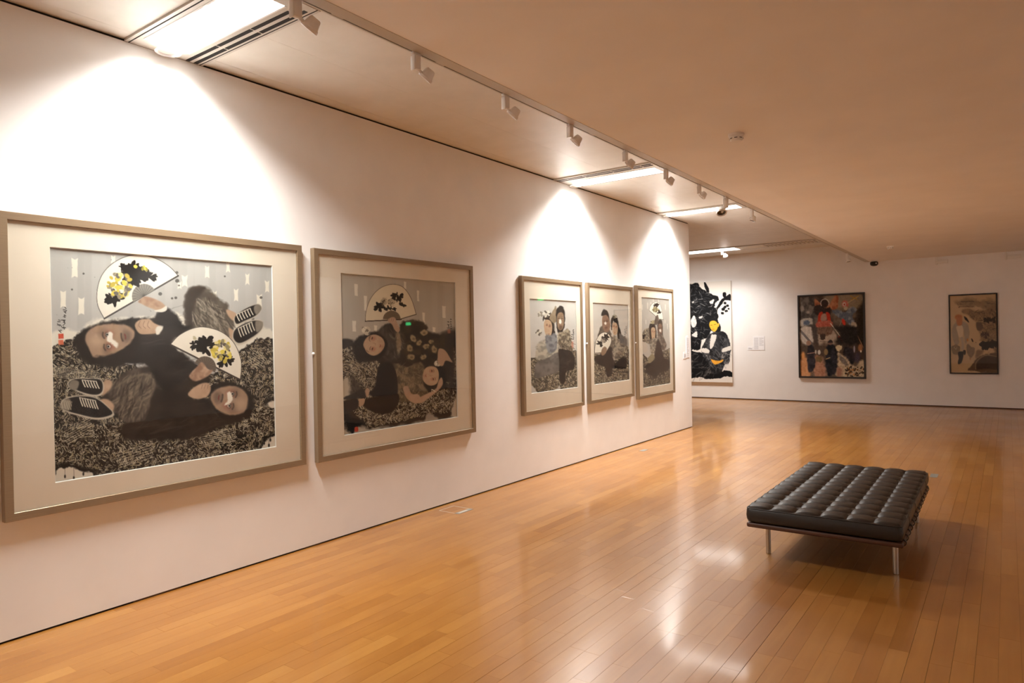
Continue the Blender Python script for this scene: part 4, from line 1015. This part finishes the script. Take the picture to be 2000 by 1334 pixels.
def rail_mesh(name, w, h, side, fw, d0, d1):
    """one mitred rail of a w x h frame; d0 back, d1 front (towards -y), with a small inner step"""
    o = [(0, 0), (w, 0), (w, h), (0, h)]; i = [(fw, fw), (w-fw, fw), (w-fw, h-fw), (fw, h-fw)]
    a, b = side, (side+1) % 4
    bm = bmesh.new(); c = .002
    def shr(p, k):   # towards the inside by k
        x = min(max(p[0], k), w-k); z = min(max(p[1], k), h-k); return x, z
    prof = [(0, d0), (0, d1+c), (c, d1), (fw-c, d1), (fw, d1+c), (fw, d0)]
    va = [bm.verts.new((*[shr(o[a], k)[0]], y, shr(o[a], k)[1])) for k, y in prof]
    vb = [bm.verts.new((*[shr(o[b], k)[0]], y, shr(o[b], k)[1])) for k, y in prof]
    n = len(prof)
    for k in range(n):
        bm.faces.new((va[k], va[(k+1) % n], vb[(k+1) % n], vb[k]))
    bm.faces.new(va); bm.faces.new(vb[::-1])
    bmesh.ops.recalc_face_normals(bm, faces=bm.faces[:])
    return bm_mesh(bm, name)
def ring_mesh(name, x0, z0, x1, z1, a0, b0, a1, b1, y, bev, depth):
    """flat mount with an opening; bevelled core edge as a second material"""
    V = [(x0, y, z0), (x1, y, z0), (x1, y, z1), (x0, y, z1), (a0, y, b0), (a1, y, b0), (a1, y, b1), (a0, y, b1),
         (a0+bev, y+depth, b0+bev), (a1-bev, y+depth, b0+bev), (a1-bev, y+depth, b1-bev), (a0+bev, y+depth, b1-bev)]
    F = [(0,1,5,4), (1,2,6,5), (2,3,7,6), (3,0,4,7), (4,5,9,8), (5,6,10,9), (6,7,11,10), (7,4,8,11)]
    me = bpy.data.meshes.new(name); me.from_pydata(V, [], F)
    me.materials.append(MT['mat']); me.materials.append(MT['bevel'])
    for k in range(4, 8): me.polygons[k].material_index = 1
    me.update(); return me
def framed(name, label, org, rz, w, h, artrect, sheet, fw=.044, depth=.05, frame_mat='champagne', mount=True, glass=True, group=None, knobs=True):
    """org: lower left corner at the wall; artrect (x0,z0,x1,z1) inside the frame"""
    t = empty(name, org, rz); prop(t, label, 'picture', group)
    for sd in range(4):
        obj('frame_rail', rail_mesh('frame_rail', w, h, sd, fw, -.006, -depth), MT[frame_mat], t)
    obj('backing_board', box_me('backing_board', .01, w-.01, -.012, -.006, .01, h-.01), MT['backing'], t)
    ax0, az0, ax1, az1 = artrect
    if mount:
        obj('mount', ring_mesh('mount', fw-.004, fw-.004, w-fw+.004, h-fw+.004, ax0-.004, az0-.004, ax1+.004, az1+.004, -.034, .004, .008), None, t)
    a = obj('artwork', sheet_mesh('artwork', sheet, ax1-ax0+.012, az1-az0+.012), None, t)
    a.location = (ax0-.006, -.024 if mount else -depth*.55, az0-.006)
    if glass:
        obj('glass_pane', box_me('glass_pane', fw-.003, w-fw+.003, -.0415, -.0395, fw-.003, h-fw+.003), MT['glass'], t)
    return t
LW = math.radians(90)
G = 'champagne framed pictures on the partition wall'
def on_left(label, y0, y1, z0, z1, ar, sheet, knob=None):
    t = framed('framed_picture', label, (0, y0, z0), LW, y1-y0, z1-z0, (ar[0]-y0, ar[2]-z0, ar[1]-y0, ar[3]-z0), sheet, group=G)
    if knob:
        kn = obj('spacer_knob', lathe_me('spacer_knob', [(0, .016), (.008, .014), (.012, .007), (.012, 0), (0, 0)], 14), MT['white_plastic'], t, (0, -.022, knob-z0), (0, -math.pi/2, 0))
    return t
on_left('largest framed picture: two men lying head to foot with painted fans', 1.345, 3.291, .659, 2.338, (1.597, 3.034, .832, 2.163), art_big())
on_left('framed picture of two women reclining beneath one raised fan', 3.402, 5.358, .652, 2.331, (3.680, 5.094, .834, 2.150), art_second(), 1.505)
on_left('framed portrait, a woman with white flowers before a bearded man', 6.212, 7.553, .722, 2.290, (6.385, 7.410, .963, 2.037), art_third())
on_left('middle of the three tall portraits, a couple holding a fan low', 7.690, 8.990, .722, 2.292, (7.846, 8.873, .966, 2.033), art_fourth(), 1.505)
on_left('tall framed portrait nearest the wall end, fan held above the heads', 9.122, 10.480, .658, 2.328, (9.320, 10.331, .816, 2.160), art_fifth(), 1.487)

framed('framed_painting', 'black framed dark collage painting on the end wall', (.526, YB, .547), 0, 1.386, 1.888, (.038, .036, 1.348, 1.852), art_collage(), fw=.038, depth=.045, frame_mat='black_frame', mount=False, glass=False, group='framed paintings on the end wall')
framed('framed_painting', 'black framed pale garden scroll painting with an old figure', (3.448, YB, .682), 0, .815, 1.612, (.024, .026, .791, 1.586), art_garden(), fw=.026, depth=.04, frame_mat='black_frame', mount=False, glass=True, group='framed paintings on the end wall')
cv = empty('canvas_painting', (-2.3, YB, .40)); prop(cv, 'tall unframed canvas of black brushwork and a yellow faced seated figure', 'painting')
obj('stretcher', box_me('stretcher', 0, 1.3, -.04, -.004, 0, 2.48, .003), MT['canvas_edge'], cv)
obj('painted_canvas', sheet_mesh('painted_canvas', art_ink(), 1.3, 2.48, -.0406), None, cv)

# ------------------------------------------------------------------ wall labels
MT['label'] = mat('label card', (.88, .88, .90), .7); MT['print'] = mat('grey print', (.42, .41, .43), .8)
def wall_label(label, org, rz, w, h, cols, rows, title=True):
    t = empty('wall_label', org, rz); prop(t, label, 'label', 'caption panels beside the pictures')
    obj('card', box_me('card', 0, w, -.006, 0, 0, h), MT['label'], t)
    lr = random.Random(int(w*1e4))
    bm = bmesh.new(); cw = (w-.02*(cols+1))/cols
    for c in range(cols):
        n = rows if c == 0 else int(rows*.75)
        for r in range(n):
            z = h-.03-(r+.5)*(h-.05)/rows; x = .02+c*(cw+.02); ln = cw*(1 if lr.random() < .8 else .6)
            vs_ = [bm.verts.new(p) for p in ((x, -.0063, z-.003), (x+ln, -.0063, z-.003), (x+ln, -.0063, z+.003), (x, -.0063, z+.003))]
            bm.faces.new(vs_)
    o = obj('printed_text', bm_mesh(bm, 'printed_text'), MT['print'], t)
    return t
wall_label('large white text panel between the canvas and the dark collage', (-.499, YB, 1.184), 0, .262, .332, 2, 14)
wall_label('small white caption beside the large text panel on the end wall', (-.634, YB, 1.184), 0, .128, .088, 1, 4)
wall_label('tall white text panel at the end of the partition wall', (0, 11.09, 1.20), LW, .125, .36, 1, 16)
wall_label('small white caption at the end of the partition wall', (0, 10.958, 1.187), LW, .125, .108, 1, 5)

# ------------------------------------------------------------------ daybed
MT['leather'] = add_noise(mat('dark brown leather', rough=.44, spec=.38), (.017, .012, .009), (.026, .018, .013), 9, 5, bump=.35, bscale=55, dist=.003)
MT['leather_side'] = add_noise(mat('dark leather edge', rough=.38, spec=.5), (.016, .013, .011), (.022, .018, .015), 9, 5, bump=.25, bscale=70, dist=.002)
MT['walnut'] = add_noise(mat('dark red brown timber', rough=.45), (.055, .020, .010), (.09, .034, .016), 8, 5, (1, 12, 12))
MT['strap'] = mat('black leather strap', (.010, .009, .009), .5)
MT['steel_leg'] = mat('satin steel', (.60, .58, .54), .30, metal=1)
bed = empty('daybed', (3.388, 5.765, 0), math.radians(.6))
prop(bed, 'low tufted dark brown leather daybed on four steel legs', 'daybed')
CW, CL = .955, 1.965
zb, zt = .287, .383
def rounded_slab(name, w, l, z0, z1, rc, re, m, par):
    bm = bmesh.new(); nc = 6; rings = []
    def outline(ins, z):
        pts = []
        for cx, cy, a0 in ((w/2-rc, l/2-rc, 0), (-w/2+rc, l/2-rc, 90), (-w/2+rc, -l/2+rc, 180), (w/2-rc, -l/2+rc, 270)):
            for k in range(nc+1):
                a = math.radians(a0+90*k/nc); r = rc-ins
                pts.append(bm.verts.new((cx+r*math.cos(a), cy+r*math.sin(a), z)))
        return pts
    sec = [(re*1.0, z0), (re*.3, z0+re*.3), (0, z0+re), (-.004, (z0+z1)/2), (0, z1-re*.6), (re*.25, z1-re*.15), (re*.7, z1)]
    R_ = [outline(i, z) for i, z in sec]
    n = len(R_[0])
    for A, B in zip(R_, R_[1:]):
        for k in range(n): bm.faces.new((A[k], A[(k+1) % n], B[(k+1) % n], B[k]))
    bm.faces.new(R_[0][::-1]); bm.faces.new(R_[-1])
    bmesh.ops.recalc_face_normals(bm, faces=bm.faces[:])
    me = bm_mesh(bm, name, True); me.set_sharp_from_angle(angle=math.radians(60))
    return obj(name, me, m, par)
cushion = rounded_slab('cushion', CW, CL, zb, zt, .035, .020, MT['leather_side'], bed)
NX, NY = 6, 12
pw, pl = (CW-.014)/NX, (CL-.014)/NY
def panel_mesh(name, ex0, ex1, ey0, ey1, res=12):
    """one puffed leather square; ex/ey flags mark an outer edge that rolls over"""
    bm = bmesh.new(); g = []
    for j in range(res+1):
        row = []
        for i in range(res+1):
            u, v = i/res, j/res
            x, y = (u-.5)*pw, (v-.5)*pl
            du, dv = min(u, 1-u), min(v, 1-v)
            eu = 1-math.exp(-(du/.07)**1.2); ev = 1-math.exp(-(dv/.075)**1.1)
            puff = .004+.016*(math.sin(math.pi*u)**.45)*(math.sin(math.pi*v)**.85)
            z = puff-.004*(1-eu)-.009*(1-ev)
            cd = min(math.hypot((u-a)*1.0, (v-b)*1.0) for a in (0, 1) for b in (0, 1))
            z -= .012*math.exp(-(cd/.20)**2)
            for fl, dd in ((ex0, u), (ex1, 1-u), (ey0, v), (ey1, 1-v)):
                if fl:
                    z += .010*math.exp(-(dd/.12)**2) - .016*math.exp(-(dd/.055)**2)
            row.append(bm.verts.new((x, y, z)))
        g.append(row)
    for j in range(res):
        for i in range(res): bm.faces.new((g[j][i], g[j][i+1], g[j+1][i+1], g[j+1][i]))
    return bm_mesh(bm, name, True)
pm = {}
for j in range(NY):
    for i in range(NX):
        key = (i == 0, i == NX-1, j == 0, j == NY-1)
        if key not in pm:
            pm[key] = panel_mesh('leather_panel', *key); pm[key].materials.append(MT['leather'])
        obj('leather_panel', pm[key], None, cushion, ((i-NX/2+.5)*pw, (j-NY/2+.5)*pl, zt+.004))
bt = lathe_me('tuft_button', [(0, .004), (.005, .0035), (.009, .001), (.009, -.004)], 12); bt.materials.append(MT['leather'])
for j in range(1, NY):
    for i in range(1, NX):
        obj('tuft_button', bt, None, cushion, ((i-NX/2)*pw, (j-NY/2)*pl, zt-.0105))
# piping along the upper edge
hw, hl, rr_ = CW/2-.004, CL/2-.004, .032
loop = []
for cx, cy, a0 in ((hw-rr_, hl-rr_, 0), (-hw+rr_, hl-rr_, 90), (-hw+rr_, -hl+rr_, 180), (hw-rr_, -hl+rr_, 270)):
    for k in range(7):
        a = math.radians(a0+15*k); loop.append((cx+rr_*math.cos(a), cy+rr_*math.sin(a), zt-.003))
obj('piping', tube_me('piping', loop, .0042, 8, True), MT['leather'], cushion)
for s_ in (-1, 1):
    for q in (-.62, -.2, .25, .66):
        obj('side_seam', tube_me('side_seam', [(s_*(CW/2+.0035), q, zb+.018), (s_*(CW/2+.0042), q-.006, (zb+zt)/2), (s_*(CW/2+.001), q-.012, zt-.01)], .0016, 6), MT['leather_side'], cushion)
# timber frame
FW_, FL_, rz0, rz1 = .955, 1.935, .246, .280
def rail(x0, x1, y0, y1): return obj('frame_rail', box_me('frame_rail', x0, x1, y0, y1, rz0, rz1, .012, 4), MT['walnut'], bed)
rail(-FW_/2, FW_/2, -FL_/2, -FL_/2+.045); rail(-FW_/2, FW_/2, FL_/2-.045, FL_/2)
rail(-FW_/2, -FW_/2+.042, -FL_/2+.0455, FL_/2-.0455); rail(FW_/2-.042, FW_/2, -FL_/2+.0455, FL_/2-.0455)
def strap_mesh():
    bm = bmesh.new(); w = .012; hx = FW_/2; pts = []
    zc = (rz0+rz1)/2; r = (rz1-rz0)/2+.003
    for k in range(9):
        a = math.radians(-90+22.5*k); pts.append((hx-r+.006+r*math.cos(a), zc+r*math.sin(a)))
    for k in range(9):
        a = math.radians(90+22.5*k); pts.append((-hx+r-.006+r*math.cos(a), zc+r*math.sin(a)))
    n = len(pts); th = .004; cen = (0, zc)
    rows = []
    for (x, z) in pts:
        ex = 1 if x > 0 else -1
        dx, dz = (x-ex*(hx-r+.006)), z-zc; l = math.hypot(dx, dz); ox, oz = dx/l*th, dz/l*th
        rows.append([bm.verts.new((x, -w, z)), bm.verts.new((x, w, z)), bm.verts.new((x+ox, w, z+oz)), bm.verts.new((x+ox, -w, z+oz))])
    for k in range(n):
        A, B = rows[k], rows[(k+1) % n]
        for q in range(4): bm.faces.new((A[q], A[(q+1) % 4], B[(q+1) % 4], B[q]))
    bmesh.ops.recalc_face_normals(bm, faces=bm.faces[:])
    return bm_mesh(bm, 'strap', False)
sm = strap_mesh(); sm.materials.append(MT['strap'])
for k in range(14):
    obj('strap', sm, None, bed, (0, -FL_/2+.09+k*(FL_-.18)/13, 0))
lg = lathe_me('leg', [(0, 0), (.015, 0), (.017, .002), (.017, rz0), (0, rz0)], 24); lg.materials.append(MT['steel_leg'])
for sx in (-1, 1):
    for sy in (-1, 1):
        obj('leg', lg, None, bed, (sx*.405, .03+sy*.722, 0))

# ------------------------------------------------------------------ track spotlights
def spotlight(loc, label, head_off, aim, scale=1.0, rz=0, body_h=.088):
    t = empty('track_spotlight', loc, rz); prop(t, label, 'spotlight', 'white track spotlights'); t.scale = (scale,)*3
    obj('adapter', box_me('adapter', -.011, .011, -.03, .03, -.014, .0, .002), MT['white_metal'], t)
    obj('driver_box', box_me('driver_box', -.015, .015, -.022, .022, -body_h, -.013, .006, 3), MT['white_metal'], t)
    obj('face_plate', box_me('face_plate', -.0155, .0155, -.027, -.0222, -body_h-.008, -.020, .0023, 2), MT['white_plastic'], t)
    hx, hy, hz = head_off
    obj('hinge', tube_me('hinge', [(0, .01, -body_h+.012), (hx*.5, hy*.5, (-body_h+.012+hz)/2), (hx, hy, hz)], .009, 10), MT['white_metal'], t)
    hd = obj('lamp_head', lathe_me('lamp_head', [(0, .050), (.020, .050), (.026, .044), (.034, .012), (.041, .004), (.041, -.008), (.037, -.010), (.034, -.004), (.030, .006), (0, .012)], 24), MT['white_metal'], t, (hx, hy, hz))
    hd.rotation_euler = Vector((-aim[0], -aim[1], -aim[2])).to_track_quat('Z', 'Y').to_euler()
    obj('reflector', lathe_me('reflector', [(.0345, -.0035), (.030, .0055), (0, .0115)], 24), MT['reflector'], hd).location = (0, 0, -.0008)
    return t
names = ['first and largest track spotlight, in front of the bright light panel', 'second track spotlight from the bright light panel', 'third track spotlight from the bright light panel',
         'fourth track spotlight, against the shiny ceiling glare', 'fifth track spotlight, before the black air slots', 'sixth track spotlight, hanging just past the second light strip',
         'seventh track spotlight, above the bare ceiling panel']
XS = XT-.001
for k, y in enumerate((1.86, 2.60, 3.383, 4.145, 5.00, 5.81, 6.63)):
    spotlight((XS, y, H2+.001), names[k], (.0, .068, -.108), (-.62, -.25, -.74), 1.0)
spotlight((XS, 7.42, H2+.001), 'track spotlight turned towards the viewer with its black mouth showing', (-.03, -.02, -.125), (.25, -.42, -.8), 1.35)
spotlight((XS, 8.36, H2+.001), 'small track spotlight with a tilted disc head, past the third light strip', (-.0, .01, -.128), (-.32, -.20, -.9), 1.05)
spotlight((XS, 14.4, H2+.001), 'far track spotlight near the end wall', (.02, .0, -.125), (.10, -.14, -.95), 1.25)
sp = spotlight((-.78, 15.30, H1-.016), 'bright spotlight aimed at the tall unframed canvas', (.05, .02, -.115), (.1, .75, -.65), 1.25)
def beam(loc, target, power, size, blend=.6, soft=.04, col=WASH_COL, par=None):
    ld = bpy.data.lights.new('spot_beam', 'SPOT'); ld.energy = power; ld.color = col; ld.spot_size = math.radians(size); ld.spot_blend = blend; ld.shadow_soft_size = soft
    lo = bpy.data.objects.new('spot_beam', ld); C.objects.link(lo); lo.location = loc
    lo.rotation_euler = (Vector(target)-Vector(loc)).to_track_quat('-Z', 'Y').to_euler()
    if par:
        lo.parent = par; lo.matrix_parent_inverse = (Matrix.Translation(par.location) @ Matrix.Diagonal((*par.scale, 1))).inverted()
    return lo
beam((-.70, 15.32, H1-.20), (-.55, YB, 1.45), 3.4, 74, .6, par=sp)

# ------------------------------------------------------------------ detectors, camera, small fittings on the lower ceiling
def detector(x, y, label):
    t = empty('smoke_detector', (x, y, H2)); prop(t, label, 'smoke detector', 'smoke detectors on the lower ceiling')
    obj('base', lathe_me('base', [(0, 0), (.058, 0), (.058, -.016), (.053, -.020), (0, -.020)], 32), MT['white_plastic'], t)
    obj('chamber', lathe_me('chamber', [(.050, -.020), (.047, -.044), (.038, -.054), (0, -.056)], 32), MT['white_plastic'], t)
    for k in range(8):
        a = 2*math.pi*(k+.3)/8
        obj('vent', box_me('vent', -.011, .011, -.001, .001, -.0025, .0025), MT['black_plastic'], t, (.0486*math.cos(a), .0486*math.sin(a), -.036), (0, 0, a+math.pi/2))
    return t
detector(2.79, 5.14, 'round smoke detector on the lower ceiling, the nearer and larger one')
detector(2.75, 13.75, 'small distant smoke detector on the lower ceiling near the end wall')
cm = empty('dome_camera', (2.14, 16.28, H2)); prop(cm, 'black dome camera under the lower ceiling at the end wall', 'camera')
obj('base', lathe_me('base', [(0, 0), (.06, 0), (.06, -.022), (.05, -.03), (0, -.03)], 28), MT['white_plastic'], cm)
obj('dome', lathe_me('dome', [(.066, -.03), (.078, -.05), (.078, -.085), (.062, -.11), (.03, -.122), (0, -.124)], 28), MT['black_plastic'], cm)
obj('lens', lathe_me('lens', [(0, .012), (.012, .008), (.016, 0)], 14), MT['steel'], cm, (.045, -.062, -.07), (math.radians(75), 0, math.radians(35)))
def bracket(x, w, label):
    t = empty('projector_bracket', (x, YB, H2)); prop(t, label, 'bracket', 'white fittings at the top of the end wall')
    obj('plate', box_me('plate', -w/2, -w/2+.035, -.03, 0, -.16, -.005, .004), MT['white_plastic'], t)
    obj('box', box_me('box', -w/2+.036, w/2, -.05, 0, -.14, -.07, .006), MT['white_plastic'], t)
bracket(3.34, .22, 'small white fitting at the top of the end wall, nearer the dark collage')
bracket(4.52, .26, 'small white fitting at the top of the end wall above the garden painting side')

# ------------------------------------------------------------------ floor boxes
def floor_box(x0, y0, w, l, label, handle):
    t = empty('floor_outlet', (x0, y0, 0)); prop(t, label, 'floor outlet', 'outlets let into the floor')
    if handle:
        for a, b, c, d in ((0, w, 0, .006), (0, w, l-.006, l), (0, .006, 0, l)):
            obj('lid_edge', box_me('lid_edge', a, b, c, d, -.0035, .0008), MT['trim_metal'], t)
        obj('hinge_plate', box_me('hinge_plate', w-.052, w, 0, l, -.0035, .0012), MT['floor_steel'], t)
        obj('cable_flap', box_me('cable_flap', w-.040, w-.012, .03, l-.06, -.0010, .0020), MT['trim_metal'], t)
    else:
        obj('lid_edge', box_me('lid_edge', 0, w, 0, .006, -.0035, .0008), MT['brown_trim'], t)
        obj('hinge_plate', box_me('hinge_plate', w-.07, w, 0, l, -.0035, .0012), MT['floor_steel'], t)
    return t
floor_box(.10, 4.72, .245, .21, 'metal edged floor outlet beside the partition wall', True)
floor_box(3.47, 8.60, .31, .22, 'metal floor outlet partly hidden behind the daybed', False)
floor_box(.27, 8.62, .075, .16, 'small floor outlet near the trio of portraits', False)

# ------------------------------------------------------------------ exit sign, seen mirrored in the picture glass
MT['exit_green'] = emit('green exit sign', (.05, .9, .25), 1.6)
def exit_sign(loc, rz, label):
    t = empty('exit_sign', loc, rz); t.scale = (.6,)*3; prop(t, label, 'exit sign', 'green exit signs')
    obj('sign_housing', box_me('sign_housing', -.19, .19, -.05, 0, -.09, .09, .004), MT['white_plastic'], t)
    obj('sign_face', box_me('sign_face', -.175, .175, -.054, -.051, -.075, .075), MT['exit_green'], t)
exit_sign((6.62, YB, 2.70), 0, 'green exit sign mirrored in the glass of the first tall portrait')
exit_sign((XR, 14.9, 2.08), -LW, 'green exit sign mirrored in the glass of the reclining women')
